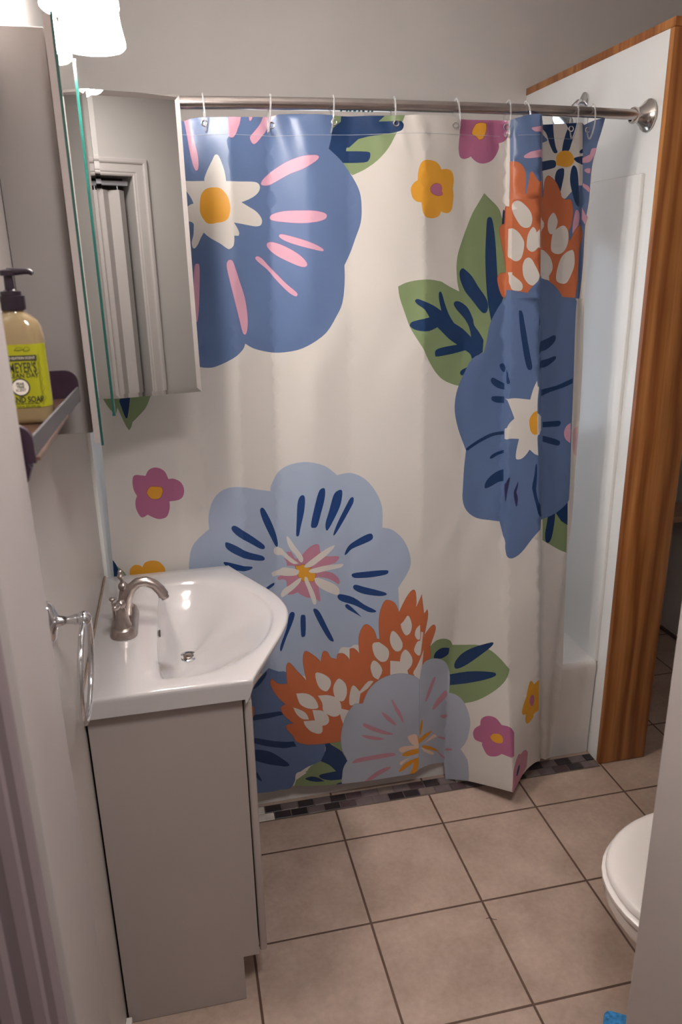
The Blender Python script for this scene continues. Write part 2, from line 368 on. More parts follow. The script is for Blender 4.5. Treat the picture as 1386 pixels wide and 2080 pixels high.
def curtain_y(x, z):
    k = 0
    while k < 4 and z < ZR[k + 1]: k += 1
    t = min(1.0, max(0.0, (ZR[k] - z) / (ZR[k] - ZR[k + 1])))
    d = 0.0
    n = len(FOLD)
    xp = dp = None
    for i in range(n):
        xs, ds = FOLD[i]
        xc = _lin(xs[k], xs[k + 1], t); dc = _lin(ds[k], ds[k + 1], t)
        if x <= xc or i == n - 1:
            if xp is None or x > xc: d = dc
            else: d = _lin(dp, dc, (x - xp) / max(1e-6, xc - xp))
            break
        xp, dp = xc, dc
    u = min(1.0, max(0.0, (1.96 - z) / 1.9))
    rod = 0.222 - 0.055 * (1 - ((x - 0.76) / 0.76) ** 2)
    w = 0.0022 * math.sin(9.0 * x + 2.1 * z + 1.3 * math.sin(5 * z)) + 0.0011 * math.sin(31 * x - 7 * z + 2 * math.sin(6 * z + x))
    w += 0.0008 * math.sin(57 * x + 3 * math.sin(11 * z))
    top = max(0.0, (z - 1.86) / 0.08)
    w += 0.0016 * top * math.sin(88 * x + 34 * z + 2.5 * math.sin(23 * x)) 
    return _lin(rod, 0.168, u) - d + w

CLOTH_EDGE = '416,19456! 3007,19524! 3181,19581 3483,19599 4017,19594 4875,19638 5087,19662 5410,19701 6516,19675 6701,19661 7733,19656 8217,19658 8653,19665 9508,19672 9701,19627 11097,19660! 11105,19660! 11328,19716 11578,19762 11760,19759! 12005,19598! 13313,19686! 13354,19639! 13488,19702 13638,19753 13860,19785! 13693,19196 13631,18485 13612,17632 13623,16882 13650,15331 13767,13421 13800,11849 13796,10358 13785,8658 13709,7536 13758,5534 13822,3600 13729,2382 13544,417! 13279,457! 12788,804 12358,912 11907,870 11397,657! 10977,534 10472,362 10207,206 9916,13! 9856,664! 9462,801 9141,841 8907,812! 8748,662! 7756,629 7086,653 6421,656 5346,774 4851,884 4679,798 4183,798 3686,921 3049,888 -32,829! 237,8774 312,12420 351,16145'
MOTIFS = (
    ('green', '', '6458,19801! 8253,19785! 8191,19593 8015,19273 7830,18953 7565,18676 7247,18473 6960,18356! 6291,18966!'),
    ('navy', '', '6721,19702! 7741,19686! 7740,19651! 7590,19530! 8049,19533 8152,19501 8184,19431 8125,19326 7933,19281 7579,19235 7358,19212 7116,19157! 6896,18976! 6395,18939! 6453,19218 6510,19400! 6702,19539!'),
    ('navy', '', '6511,19387! 6836,19171 6810,18894! 7319,18879 7400,18819 7365,18698 7241,18637 6689,18630! 6308,18891! 6409,19130'),
    ('peri', '', '6487,19802! 6500,19579 6465,19236 6387,18945! 6686,18686 6954,18333 7133,17979 7176,17622 7150,17257 7015,16890 6888,16564 6729,16260! 6729,15866 6660,15348 6486,14997 6219,14610 5839,14348 5472,14191 5007,14131 4710,14165 4331,14282 4112,14421! 4032,14268 3763,14058 3331,13862 3085,13841 2927,13868 2384,14027 1712,14598 1463,15664 1507,17020 1842,18316 2370,19153 2646,19759!'),
    ('cream', '', '3379,18237! 3383,18302 3470,18485 3581,18667 3646,18779 3696,18800 3743,18768 3799,18629 3852,18443 3878,18218! 4165,18212 4497,18218 4637,18194 4696,18116 4663,18004 4550,17899 4386,17816 4215,17754! 4377,17664 4568,17555 4687,17419 4709,17313 4659,17231 4531,17211 4352,17237 4175,17268 4001,17294! 4080,17163 4118,17058 4096,16993! 3991,16998! 3983,16872 3950,16758 3863,16695 3797,16712 3636,16830 3475,16923 3347,17015 3277,17085! 3191,16954 3113,16809 3031,16725 2982,16762 2974,16876 3030,17039 3057,17281! 3002,17330 2867,17346 2697,17330 2778,17489 2945,17681 3085,17745! 3044,17856 2954,17997 2741,18243!'),
    ('yellow', '', '3474,18081 3590,18090 3720,18070 3829,17976 3903,17849 3937,17674 3922,17515 3855,17374 3736,17313 3619,17300 3501,17279 3376,17293 3292,17388 3233,17502 3224,17646 3251,17852 3293,17961 3373,18045'),
    ('pink', 'plum', '2999,19569! 3123,19577! 3162,19351 3213,19077 3259,18831 3269,18631 3251,18508 3215,18470 3176,18495 3137,18619 3090,18865 3061,19122 3027,19406'),
    ('pink', 'plum', '4027,19635! 4323,19653! 4279,19473 4220,19350 4180,19257 4106,19169 4029,19164 3992,19217 3995,19383'),
    ('pink', 'plum', '4502,19663! 4622,19670! 4565,19562 4521,19542'),
    ('pink', 'plum', '4879,19692! 5176,19688! 4990,19484 4911,19341 4779,19194 4669,19083 4597,19046 4547,19078 4513,19153 4529,19214 4665,19356 4786,19500'),
    ('pink', 'plum', '4733,18198 4826,18316 5066,18493 5368,18660 5700,18771 5958,18800 6112,18792 6129,18733 5991,18628 5726,18494 5431,18398 5129,18247 4917,18151 4758,18146'),
    ('pink', 'plum', '4908,17398 4981,17487 5247,17553 5621,17563 5995,17549 6228,17501 6298,17439 6244,17357 6027,17297 5685,17274 5311,17300 5012,17342'),
    ('pink', 'plum', '5117,16988 5186,17023 5446,16959 5783,16854 6052,16740 6189,16653 6168,16609 5970,16649 5664,16728 5366,16825 5182,16914'),
    ('pink', 'plum', '4802,16781 4874,16843 5065,16814 5360,16679 5618,16507 5764,16338 5742,16252 5609,16255 5348,16364 5052,16519 4866,16670'),
    ('pink', 'plum', '4489,16472 4552,16515 4670,16451 4845,16262 5032,16071 5251,15840 5474,15647 5510,15570 5451,15540 5282,15650 5025,15920 4799,16188 4565,16379'),
    ('pink', 'plum', '3774,16367 3829,16438 3912,16414 3986,16197 4059,15927 4150,15619 4197,15309 4209,14962 4167,14703 4108,14647 4058,14726 4003,15008 3920,15424 3829,15900 3772,16234'),
    ('pink', 'plum', '2995,16282 3062,16364 3115,16296 3076,15777 3020,15267 2956,14974 2918,15166 2941,15780'),
    ('yellow', '', '8674,18657 8839,18676 9025,18640 9144,18543 9182,18471! 9265,18488 9385,18487 9483,18444 9540,18334 9552,18202 9532,18040! 9554,17898 9541,17706 9508,17551 9414,17473 9294,17472 9199,17506! 9155,17413 9038,17355 8894,17344 8748,17381 8671,17505 8638,17713! 8515,17733 8411,17828 8370,17978 8389,18089 8470,18181 8540,18218! 8544,18384 8586,18548'),
    ('mauve', 'rust', '8899,18072 8968,18129 9061,18146 9168,18116 9199,18032 9184,17975! 9228,17910 9139,17874 9021,17887 8914,17941 8884,18015'),
    ('mauve', '', '9658,19664! 11092,19735! 11098,19567 11089,19323 10992,19185 10825,19126! 10841,19032 10777,18878 10636,18721 10421,18648 10229,18662 10085,18743 10025,18801! 9948,18759 9808,18736 9710,18788 9666,18952 9669,19136 9688,19274! 9663,19428'),
    ('yellow', 'rust', '10091,19452 10154,19536 10260,19569 10417,19560! 10434,19460 10406,19330 10346,19218 10246,19188! 10176,19251! 10048,19312! 10058,19386'),
    ('green', '', '10449,17954! 10597,17837 10815,17673 10941,17529 11026,17311! 11113,16645 11194,15889 11223,15246 11097,14675 10896,13752 10468,13430 10169,13179 9867,13065! 9679,13121 9360,13270 9106,13504 8887,13835 8732,14130 8548,14415 8385,14696 8245,15074 8112,15449 8071,15720! 8288,15813 8593,15867 8916,15872 9243,15814! 9522,15669 9804,15547! 9734,15800 9697,16172 9726,16466 9820,16757 9961,17095 10122,17454 10253,17668'),
    ('navy', '', '10560,17310 10631,17378 10707,17334 10778,17091 10840,16747 10892,16349 10945,15895 10970,15665! 11157,15377! 10994,14993 10810,14713! 10745,14976 10674,15314 10609,15776 10556,16405 10551,16946'),
    ('navy', '', '9801,16046 9875,16124 9966,16092 10178,15913 10371,15656 10596,15394 10694,15185 10671,15004 10568,14961 10429,15065 10236,15278 9987,15541 9824,15847'),
    ('navy', '', '8510,15354 8573,15402 8723,15350 9011,15228 9258,15078! 9191,15320 9172,15507 9217,15568 9279,15491 9362,15262 9511,14952 9671,14739! 9963,14567 10212,14345! 10144,14610 9983,14851 9757,15067 9643,15225 9703,15303 9875,15266 10093,15104 10257,14813! 10293,14656 10447,14466 10582,14250! 10560,13934! 10249,13750! 10189,13899 10041,14007! 9661,13947 9161,13906 9093,13950 9112,14078 9341,14140 9783,14174! 9524,14335 9272,14557 9145,14666! 8870,14581 8548,14617 8398,14708 8386,14771 8474,14845 8895,14933! 8748,15139 8573,15266'),
    ('navy', '', '9900,13451 9987,13511 10192,13580! 10091,13399 9958,13340 9895,13385'),
    ('navy', '', '11031,17529 11059,17559 11093,17481 11090,17201! 11009,17184! 11016,17335'),
    ('orange', 'rust', '11101,17602 11161,17625! 11181,17567! 11273,15304! 11234,15350! 11128,15365 11018,15561 10946,15869 11072,15981 11204,15970! 11109,16421 11018,16746 10944,17066 11015,17189 11090,17201!'),
    ('peri', '', '11099,19810! 12013,19906! 12245,17832! 11161,17818!'),
    ('peri', '', '13410,18176! 13241,18163! 13027,17981 12897,17844! 12622,17786! 13033,16618! 13290,15257! 13536,15246! 13562,16130 13549,17205 13588,17786 13593,18470 13640,18918 13752,19354 13892,19821! 13610,19819! 13480,19788! 13306,19752!'),
    ('peri', '', '11863,19590! 12264,19257 12253,19224 12032,19155!'),
    ('pink', 'plum', '11570,19442 11682,19471 11992,19511! 12048,19369! 11689,19367'),
    ('pink', 'plum', '11417,18801 11534,18883 11669,18923 12122,19000! 12133,18814! 11543,18755'),
    ('navy', '', '11905,19623! 12397,19694! 12439,19346 12511,19085 12573,18976 12523,18936 12440,18974 12321,19170 12200,19429'),
    ('navy', '', '12738,19704! 13143,19706! 13064,19427 12976,19184 12902,19004 12697,18967! 12721,19176 12793,19421 12857,19544!'),
    ('navy', '', '13211,18985 13268,19035 13349,19064! 13357,18963! 13253,18948'),
    ('navy', '', '13065,18817 13181,18863 13362,18896! 13378,18683! 13189,18717'),
    ('navy', '', '12009,18709! 12348,18770 12508,18765 12549,18688 12519,18598 12306,18541 12025,18484!'),
    ('navy', '', '12579,18510 12686,18574 12791,18569 12806,18423 12776,18242 12721,17991! 12601,18150 12535,18330'),
    ('navy', '', '12994,18469 13025,18604 13088,18654 13173,18560 13228,18334 13266,18015 13326,17696 13268,17643 13180,17740 13065,18016 12994,18266'),
    ('yellow', '', '12554,18888 12655,18977 12818,19007 12960,18972 13063,18851 13077,18739 12982,18638 12849,18610 12682,18634 12556,18666 12548,18777'),
    ('pink', 'plum', '13671,19072! 13567,19056 13530,18923! 13362,18840! 13371,18728! 13541,18743 13640,18918!'),
    ('pink', 'plum', '13426,18545 13488,18588 13564,18573 13561,18472! 13496,18475'),
    ('pink', 'plum', '13406,18229! 13540,18155 13588,18084! 13573,17993! 13424,18137!'),
    ('pink', 'plum', '13442,17618! 13506,17488 13579,17368! 13550,17182! 13454,17326!'),
    ('pink', 'plum', '13197,17486 13247,17555 13353,17465 13373,17278 13146,16948! 13145,17183'),
    ('orange', '', '11131,18696! 11257,18681 11396,18587 11478,18435 11503,18239 11498,17922! 11530,17921! 11568,18194 11594,18411! 11633,18449 11694,18387 11770,18277 11837,18200! 12082,18290! 12349,15283! 11235,15321! 11192,16870! 11157,17994'),
    ('orange', 'rust', '12101,17865! 12229,17877! 12245,18238 12316,18384 12424,18356 12568,18240 12674,18082 12737,17957! 12755,17877 12871,17809 13038,17809 13109,17648 13130,17439 13091,17160 13029,17043! 13060,16795! 13102,16783! 13224,17041 13412,17209! 13475,17019 13495,16876 13456,16615 13397,15891 13343,15280! 12990,15302! 12779,15564 12482,15766 12304,15843!'),
    ('cream', '', '11190,17653 11242,17741 11353,17760 11495,17668 11641,17510 11710,17330 11687,17150 11577,17097 11436,17156 11287,17362 11209,17520'),
    ('cream', '', '11182,17086! 11255,17090 11400,16985 11527,16801 11553,16663 11522,16434 11456,16308 11337,16275 11221,16347 11201,16430!'),
    ('cream', '', '11735,17113 11820,17044 11837,16976! 11924,17064! 11967,16586! 11909,16610 11823,16520 11730,16510 11632,16593 11613,16707 11633,16935'),
    ('cream', '', '11923,17357! 12252,17291 12257,17083 11945,16996!'),
    ('cream', '', '11537,16132 11577,16294 11669,16362 11767,16313 11872,16149 11954,16007 12000,15866 11927,15702 11809,15653 11681,15731 11574,15898'),
    ('cream', '', '11217,15997! 11279,15997 11269,15950! 11356,15878 11508,15758 11571,15639 11521,15526 11300,15549 11239,15691 11227,15880'),
    ('cream', '', '12398,17212 12436,17373 12548,17488 12650,17372 12688,17233 12623,17024 12520,16943 12432,17026'),
    ('cream', '', '12572,16987 12673,17079 12829,17159 12941,17123 13019,16982 13035,16770 12982,16581 12857,16452 12692,16443 12560,16516 12532,16659 12541,16823'),
    ('cream', '', '11970,16551! 12257,16556 12378,16495 12528,16351 12611,16158 12606,16014 12517,15872! 12539,15750! 12060,15911!'),
    ('cream', '', '13174,16542! 13229,16458 13263,16266 13250,16074 13171,15857 13074,15689 12940,15660 12783,15720 12740,15842 12772,16083 12865,16345 13017,16485'),
    ('green', '', '12734,8926! 13164,9053 13544,9379! 13598,8626 13653,7693! 13399,7810 13094,8002 12764,8219!'),
    ('navy', '', '12906,8960! 13148,9021! 13134,8685 13076,8247 12975,8105 12877,8170 12844,8413 12882,8712'),
    ('navy', '', '13165,9036! 13550,9395! 13613,8587! 13370,8758!'),
    ('peri', '', '11221,15543! 11401,15520 11708,15463! 11816,15612 11973,15773 12008,15910! 12490,15752 12776,15551 12969,15310! 13317,15275! 13397,15181 13397,14809 13482,13161 13527,11731 13606,9523! 13561,9331 13174,9035 12713,8877! 12600,8819 12260,8437 11942,8028 11672,7863 11503,7922 11436,8157 11415,8479 11264,9009! 11008,9068 10530,9186 10205,9450 10070,9792 10072,10232 10087,10738 10136,11231! 10053,11424 9862,11880 9737,12375 9759,12792 9862,13104 10026,13411 10241,13769 10594,13921! 10675,14233 10768,14684 10977,15064 11199,15377'),
    ('navy', '', '11510,14956 11548,15011 11610,14953 11687,14668 11807,14150 11931,13679 11973,13472 11917,13403 11823,13477 11707,13862 11584,14443'),
    ('navy', '', '12066,14802! 12281,14659 12081,14603!'),
    ('navy', '', '12128,14024! 12584,14199 12770,14282 12837,14221 12781,14075 12536,13876 12142,13820!'),
    ('navy', '', '12186,13551! 12614,13635 12842,13702 12882,13640 12789,13536 12530,13398 12181,13407!'),
    ('navy', '', '12441,12773! 12951,12855 13246,12963 13459,13045! 13470,12903! 13160,12782 12756,12682 12462,12573!'),
    ('navy', '', '11113,13540 11191,13594 11272,13531 11277,13354! 11235,13355 11165,13419'),
    ('navy', '', '11287,13424! 11320,13227 11369,13077 11304,13036 11296,13070!'),
    ('navy', '', '10851,13143 10903,13217 11040,13160 11283,13027! 11287,12860! 11083,12919 10910,13038'),
    ('navy', '', '10892,12632 10943,12701 11290,12666! 11294,12485! 11065,12511 10928,12569'),
    ('navy', '', '10138,11272 10194,11328 10502,11500 10834,11638 11141,11680 11312,11683! 11314,11585! 11007,11576 10670,11470 10378,11326 10214,11234 10163,11230'),
    ('navy', '', '10896,10971 11020,11069 11225,11119 11324,11139! 11326,11046! 11159,11009 10941,10917'),
    ('navy', '', '10761,10101 10784,10226 10911,10389 11105,10515 11337,10574! 11348,10226! 11183,10207 10986,10113 10806,10049'),
    ('plumnavy', '', '11364,9966! 11367,10206 11462,10365 11475,10285 11430,9986 11383,9623!'),
    ('plumnavy', '', '11613,9877 11669,10065 11735,10236! 11732,10093 11693,9904! 11751,9706 11730,9465 11678,9549'),
    ('navy', '', '12160,10037 12210,10386 12226,10670 12263,10706 12283,10509 12291,10191 12281,9967! 12383,9573 12692,9063 12652,8981 12428,9143 12327,9414 12210,9810'),
    ('navy', '', '12587,11836! 12838,11835 13097,11833 13178,11781 13138,11690 13018,11667 12598,11673!'),
    ('navy', '', '12614,11426! 12831,11366 13105,11269 13178,11201 13131,11103 12910,11155 12625,11252!'),
    ('cream', '', '11298,12621! 11534,12638 11962,12581! 12035,12883 12125,13103! 12148,12954! 12189,12924! 12172,12581 12194,12187! 12529,11996! 12557,11588! 12275,11570! 12241,11479 12292,10964! 12175,11018 12023,11152! 11922,11001 11804,10896 11695,10876 11631,10920 11634,11139 11690,11479! 11461,11493 11322,11470! 11315,11760! 11380,11918 11530,12071! 11423,12338'),
    ('yellow', '', '12188,12263! 12076,12207 11977,12044 11975,11892 12028,11676 12146,11571 12235,11587!'),
    ('pink', '', '13491,11746! 13362,11659 13293,11476 13348,11283 13514,11143! 13511,11461!'),
    ('palepink', '', '13579,11450! 13771,11623! 13829,10649! 13731,10776!'),
    ('mauve', '', '1327,11123! 1409,11263 1552,11336 1713,11310 1839,11205 1904,11013! 2042,11016 2199,10919 2280,10731 2250,10530 2130,10429 1878,10396! 1867,10204 1788,10000 1671,9932 1504,9933 1280,10056! 1149,9986 1070,10033 994,10243 1001,10450 1056,10581! 990,10744 975,10949 1014,11121 1100,11161!'),
    ('yellow', 'rust', '1320,10675 1421,10815 1558,10814 1706,10787 1716,10655 1625,10498 1446,10493 1381,10540'),
    ('yellow', '', '641,8394! 671,8546 794,8654 933,8635 998,8577! 1080,8702 1254,8751 1447,8708 1575,8549 1595,8455! 1568,7833 1211,7375 735,7500 577,7899'),
    ('green', '', '249,8843! 332,8660 446,8545 544,8401 602,8148 437,7911! 93,8123!'),
    ('navy', '', '249,8843! 332,8660 376,8412 335,8291 224,8299!'),
    ('green', '', '787,12991! 877,13379! 1299,13667! 1768,13455! 1582,13047! 1465,12860 1137,12548! 1100,12432 1036,12343! 975,12435 898,12643'),
    ('navy', '', '818,13280! 1161,13272! 1111,13021 1065,12818 1024,12666 986,12654 939,12795'),
    ('light', '', '4581,10437! 4615,10608 4862,10969 5245,11165 5673,11193 6111,11047 6429,10770! 6806,10807 7190,10629 7502,10236 7672,9763 7670,9183! 7972,9087 8280,8772 8461,8330 8470,7883 8137,7288! 8169,6769 8178,6449! 8111,5286 7138,4774 6376,4494 4776,4760! 3933,5008 3467,5901 2515,6516 2251,8191 2273,8762 2424,9143 2859,9483! 2874,9892 3036,10348 3331,10632 3750,10697 4184,10558'),
    ('cream', '', '6343,5209! 6438,5459 6710,5438 6824,5500 6979,5463 7018,5140! 6834,4960! 6697,4874!'),
    ('cobalt', '', '5237,9125 5268,9540 5305,10004 5375,10217 5472,10267 5516,10154 5479,9796 5366,9332 5318,9114 5268,9072'),
    ('cobalt', '', '5648,9378 5746,9841 5886,10315 5991,10431 6081,10395 6058,10118 5943,9719 5831,9366 5729,9312'),
    ('cobalt', '', '6063,9390 6175,9743 6315,10192 6445,10324 6570,10299 6512,9916 6324,9518 6109,9184'),
    ('cobalt', '', '6286,9076 6423,9404 6662,9852 6793,10076 6881,10089 6864,9918 6683,9590 6470,9242 6321,9036'),
    ('cobalt', '', '4262,9962 4331,10010 4425,9880 4585,9487 4697,9092 4721,8823 4658,8808 4539,9077 4401,9421 4291,9752'),
    ('cobalt', '', '3447,9528 3545,9607 3771,9451 4105,9146 4323,8917 4317,8813 4190,8852 3852,9121 3553,9351'),
    ('cobalt', '', '3253,9060 3304,9123 3556,9014 3883,8803 4230,8632 4318,8519 4248,8473 3920,8576 3495,8777 3292,8931'),
    ('cobalt', '', '3171,8519 3267,8536 3571,8463 3908,8379 3945,8318 3801,8281 3514,8293 3281,8377'),
    ('cobalt', '', '4229,7591! 4526,7723 4549,7646 4331,7536!'),
    ('cobalt', '', '6601,8410 6666,8577 6799,8725 7176,8953 7373,9003 7396,8842 7173,8711 6823,8560 6664,8413'),
    ('cobalt', '', '6799,7770 6911,7821 7369,7855 7776,7865 7852,7818 7776,7726 7369,7659 6959,7653 6833,7686'),
    ('cobalt', '', '6829,7379 6906,7449 7162,7361 7572,7228 7776,7148 7786,7079 7572,7052 7160,7136 6904,7263'),
    ('cobalt', '', '6366,7120 6458,7192 6850,7040 7157,6796 7468,6605 7468,6536 7258,6562 6898,6782 6481,6963'),
    ('cobalt', '', '6585,6807 6665,6844 6845,6670 7074,6401! 6895,6524 6662,6684'),
    ('cobalt', '', '5638,6768 5706,6837 5833,6691 6035,6201 6214,5764 6186,5697 6055,5815 5824,6288'),
    ('cobalt', '', '5267,6588 5346,6657 5409,6580 5390,6041 5319,5957 5259,6025'),
    ('cobalt', '', '4955,6722 5094,6740 5059,6519 4831,5967 4685,5574 4633,5567 4658,5746 4843,6252'),
    ('rose', '', '5401,8546! 5562,8719 5752,8821 5859,8786 5887,8626 5895,8536! 6042,8431 6237,8409 6413,8386 6434,8314 6321,8192! 6165,8167! 5986,7983! 6205,7907 6380,7741 6444,7592 6409,7503! 6090,7737 5786,7821! 5819,7447 5853,7090 5808,7060! 5640,7229! 5513,7186 5347,7261 5214,7371! 5074,7321 4946,7307! 4913,7541! 4901,7749 4798,7800 4693,7782 4665,7851 4741,7916! 5140,7942! 5169,8170 4942,8202! 4927,8337 4850,8450! 5052,8356 4941,8625! 5084,8622! 5198,8396'),
    ('yellow', 'rust', '5181,8192! 5295,8186 5380,8223 5432,8213 5440,8133! 5544,8106 5649,8136! 5562,8037 5746,7916! 5699,7759 5634,7692 5489,7719 5363,7712 5335,7816! 5243,7867 5280,8026! 5189,8123!'),
    ('cream', '', '4970,9044 5002,9076 5079,8976 5193,8776 5349,8548 5403,8409 5383,8307 5310,8311 5183,8531 5066,8689 4993,8867'),
    ('cream', '', '4590,8703 4633,8771 4741,8764 4842,8705 4919,8592 5116,8399 5267,8268! 5151,8250 5010,8334 4833,8517 4689,8533 4604,8609'),
    ('cream', '', '6300,8729 6321,8715 6242,8612 6042,8431 5844,8293 5628,8148 5461,8121 5431,8179 5571,8310 5851,8517 6114,8670'),
    ('cream', '', '6543,8125 6531,8057 6407,8016 6096,7992 5769,7948 5581,7968 5558,8026 5647,8080 5990,8143 6320,8145'),
    ('cream', '', '5704,7782 5807,7791 6023,7689 6287,7520 6418,7360 6415,7195 6303,7199 6081,7316 5842,7491 5727,7642'),
    ('cream', '', '5430,7824 5492,7822 5569,7625 5685,7320 5732,7081 5708,6977 5654,6981 5595,7136 5501,7465 5425,7698'),
    ('cream', '', '5335,7805 5277,7658 5080,7460 4861,7301 4763,7238! 4725,7333 4827,7500 5023,7626 5240,7787'),
    ('cream', '', '5279,8015 5202,7904 4928,7896 4721,7928 4536,7912! 4498,8046 4708,8086 4836,8160 5043,8130 5229,8075'),
    ('peri', '', '3082,3735! 3464,4236! 3932,4803 4259,5085! 4550,4897 4823,4834 5611,4174 5558,2468 5874,2244! 5848,1893 5699,1599! 5325,1498 5056,1347 4944,1243! 4856,991 4723,738! 4622,91! 2576,504!'),
    ('green', '', '4905,1036! 5002,1192 5280,1351! 5405,1506 5711,1631! 5934,1972! 6032,2231 6385,2227! 6424,1871! 6568,1467! 6408,1138 6369,791 6374,402! 4801,700! 4854,905!'),
    ('navy', '', '5866,2261 5942,2310 6061,2155! 6363,1881 6452,1727 6574,1466! 6441,1238 6370,826! 6028,863 5753,972 5649,1080 5727,1154 6192,1161! 5982,1435 5711,1631! 5873,1983'),
    ('navy', '', '5209,1085 5392,1123 5602,1053 5811,872! 5537,904 5297,998'),
    ('navy', '', '6050,558! 6210,701 6367,721! 6376,473!'),
    ('cream', '', '4931,1309 5129,1360 5262,1285! 5061,1164 4891,1073!'),
    ('navy', '', '3364,3731! 3723,3679! 4219,3601 4544,3550! 4627,3425 4210,3424 3683,3502! 3350,3507!'),
    ('navy', '', '3313,2883! 3679,2901 4025,2739 4470,2504 4905,2455! 4985,2261! 4868,2276 4546,2260 4161,2430 3669,2738! 3307,2783!'),
    ('navy', '', '3290,2480! 3685,2502 4094,2302 4444,1971 4738,1666 4544,1621 4130,1804 3693,2113! 3270,2144!'),
    ('navy', '', '3534,1842! 3673,1759 3782,1543 3846,1325 3773,1372 3662,1555! 3521,1602!'),
    ('navy', '', '3756,4540! 3952,4797 4197,4998! 4157,4836 3941,4604 3778,4533!'),
    ('orange', '', '3484,4372! 3692,4397! 3650,4165! 3559,4245!'),
    ('orange', '', '3626,3989! 3739,3965 3739,3706 3689,3592! 3606,3635!'),
    ('green', '', '9937,5098! 9853,5269 9630,5396 9352,5384 9113,5193! 9017,4827! 9330,4294! 9871,3832! 9884,3386! 10283,3063! 10667,3253 11176,3667 11482,4008 11609,4322! 11370,4633 11074,4925 10721,5096 10304,5097'),
    ('navy', '', '9305,4820 9370,4983 9580,5075 9835,5011! 9815,4790 9604,4695 9382,4738'),
    ('navy', '', '10032,4292 10053,4514 10251,4814 10605,5034 11073,5206 11103,5113 10842,4842 10437,4470 10148,4269'),
    ('navy', '', '9792,3986! 10383,4183 11078,4231 11206,4153 11077,4043 10617,3859 9804,3614!'),
    ('orange', 'rust', '4791,4460! 4527,4491 4353,4685 4307,4673 4298,4501 4462,4105 4718,3766! 4580,3700 4595,3516 4745,3281 4940,3072! 4735,3047 4707,2920 4898,2643 4980,2454 5251,2309 5574,2258 6042,2234 6519,2220! 6622,2798 6720,3104 6910,3290! 7004,3463 7191,3466! 7377,3761 7653,4052 7925,4137 8387,4093 8826,4055! 8984,4652 9184,4859! 9147,5229! 9305,5708 9296,5915 9198,5932 9010,5713 8938,5579! 9044,6210 9034,6511! 8920,6379! 8830,7032! 8687,6600! 8654,7089 8565,7181 8392,6962 8174,6496! 8038,6798 7862,6905 7733,6862 7604,6479 7580,6043 7600,5649! 7510,5657! 7423,5959 7226,6157 7094,6075 6983,5734 6996,5191! 6843,5376 6708,5390! 6700,5023! 6523,5241 6344,5259 6305,5088! 6117,5160 6031,5347 5896,5392 5818,5058! 5664,5259 5404,5480 5313,5400 5294,5049 5375,4481! 5119,4815 4888,5138 4796,5051 4784,4809'),
    ('cream', '', '5640,4710 5830,4681 6053,4497 6107,4288 5995,4077 5858,4097 5705,4295'),
    ('cream', '', '6171,4126 6255,4342 6371,4429 6549,4231 6589,3918 6493,3671 6354,3664 6219,3812'),
    ('cream', '', '5694,3942! 5991,3924 6265,3779 6398,3528 6368,3219 6204,3138 6020,3217 5839,3405 5823,3668'),
    ('cream', '', '5047,4089! 5361,4049 5579,3878 5684,3637 5657,3512 5387,3540 5169,3687 5086,3903'),
    ('cream', '', '4940,3625! 5205,3479 5334,3342 5395,3167! 5194,3201 5022,3396'),
    ('cream', '', '5511,3478! 5793,3413 5974,3224 6015,3008 5919,2891 5803,2883! 5796,2673 5678,2613 5450,2730 5274,2964 5235,3122! 5576,3108!'),
    ('cream', '', '6372,3402! 6698,3270! 6695,2892! 6456,2831! 6367,3167'),
    ('cream', '', '6655,3649 6706,4007 6800,4151 6982,3919! 7240,4223 7416,4217! 7239,3987 7005,3836! 6958,3497! 6699,3457'),
    ('cream', '', '7377,5415 7421,5538 7578,5551! 7828,5325 7888,5117 7808,4895 7627,4884 7445,5104'),
    ('cream', '', '7324,4704 7401,4928 7560,4837 7683,4568 7562,4255! 7402,4385'),
    ('cream', '', '7910,5666 7984,5885 8143,5747 8296,5432 8241,5207 8081,5196 7943,5412'),
    ('cream', '', '8224,6096! 8312,6189 8445,6364 8561,6069 8520,5800 8388,5708 8273,5892'),
    ('cream', '', '7922,4884! 8220,4829! 8265,5078 8398,5222 8581,4957 8585,4700 8452,4502! 8478,4241 8200,4268 7925,4292!'),
    ('cream', '', '8656,5716 8699,5910 8809,6025! 8815,5579 8725,5561'),
    ('cream', '', '8642,5211 8727,5461 8840,5501! 8825,5024 8712,5055'),
    ('cream', '', '8825,4108! 8636,4386 8744,4640 8945,5177! 8908,4671!'),
    ('cream', '', '8846,5797! 8921,5757! 8839,4996! 8815,5304!'),
    ('pale', 'slate', '8821,4151! 8631,4306 8293,4403 7926,4385 7564,4220 7256,3904 7084,3468! 6818,3490! 6596,3189 6449,2785 6380,2362 6419,1883 6585,1498! 6437,1227 6389,832 6375,286! 7755,220! 8919,217!'),
    ('pale', '', '8833,4150! 8872,4494 8967,4715 9171,4783 9456,4723 9715,4532 9856,4274 9916,3912 9902,3374! 10092,3342 10285,3167 10419,2854 10484,2463 10447,2067 10375,1719 10245,1402! 10354,1244 10437,972 10461,-76! 9916,-492! 8930,-94!'),
    ('dimpink', '', '7958,3516 7989,3530 8117,3299 8278,2993 8360,2694 8329,2662 8248,2816 8088,3122'),
    ('dimpink', '', '7664,3069 7726,3090 7933,2888 8093,2670 8125,2576 8062,2601 7839,2791'),
    ('dimpink', '', '7075,2731 7152,2760 7493,2566 7811,2393 8001,2298 7985,2244 7748,2291 7366,2474 7119,2641'),
    ('dimpink', '', '7037,2330 7115,2348 7430,2263 7749,2125 7558,2103 7239,2199'),
    ('dimpink', '', '6789,1475 6916,1533 7430,1560 7943,1579 8106,1515 8075,1445 7591,1404 7106,1394 6724,1373'),
    ('dimpink', '', '7096,657! 7427,888 7689,1010 7916,1053 7965,1007 7820,895 7525,756 7325,650'),
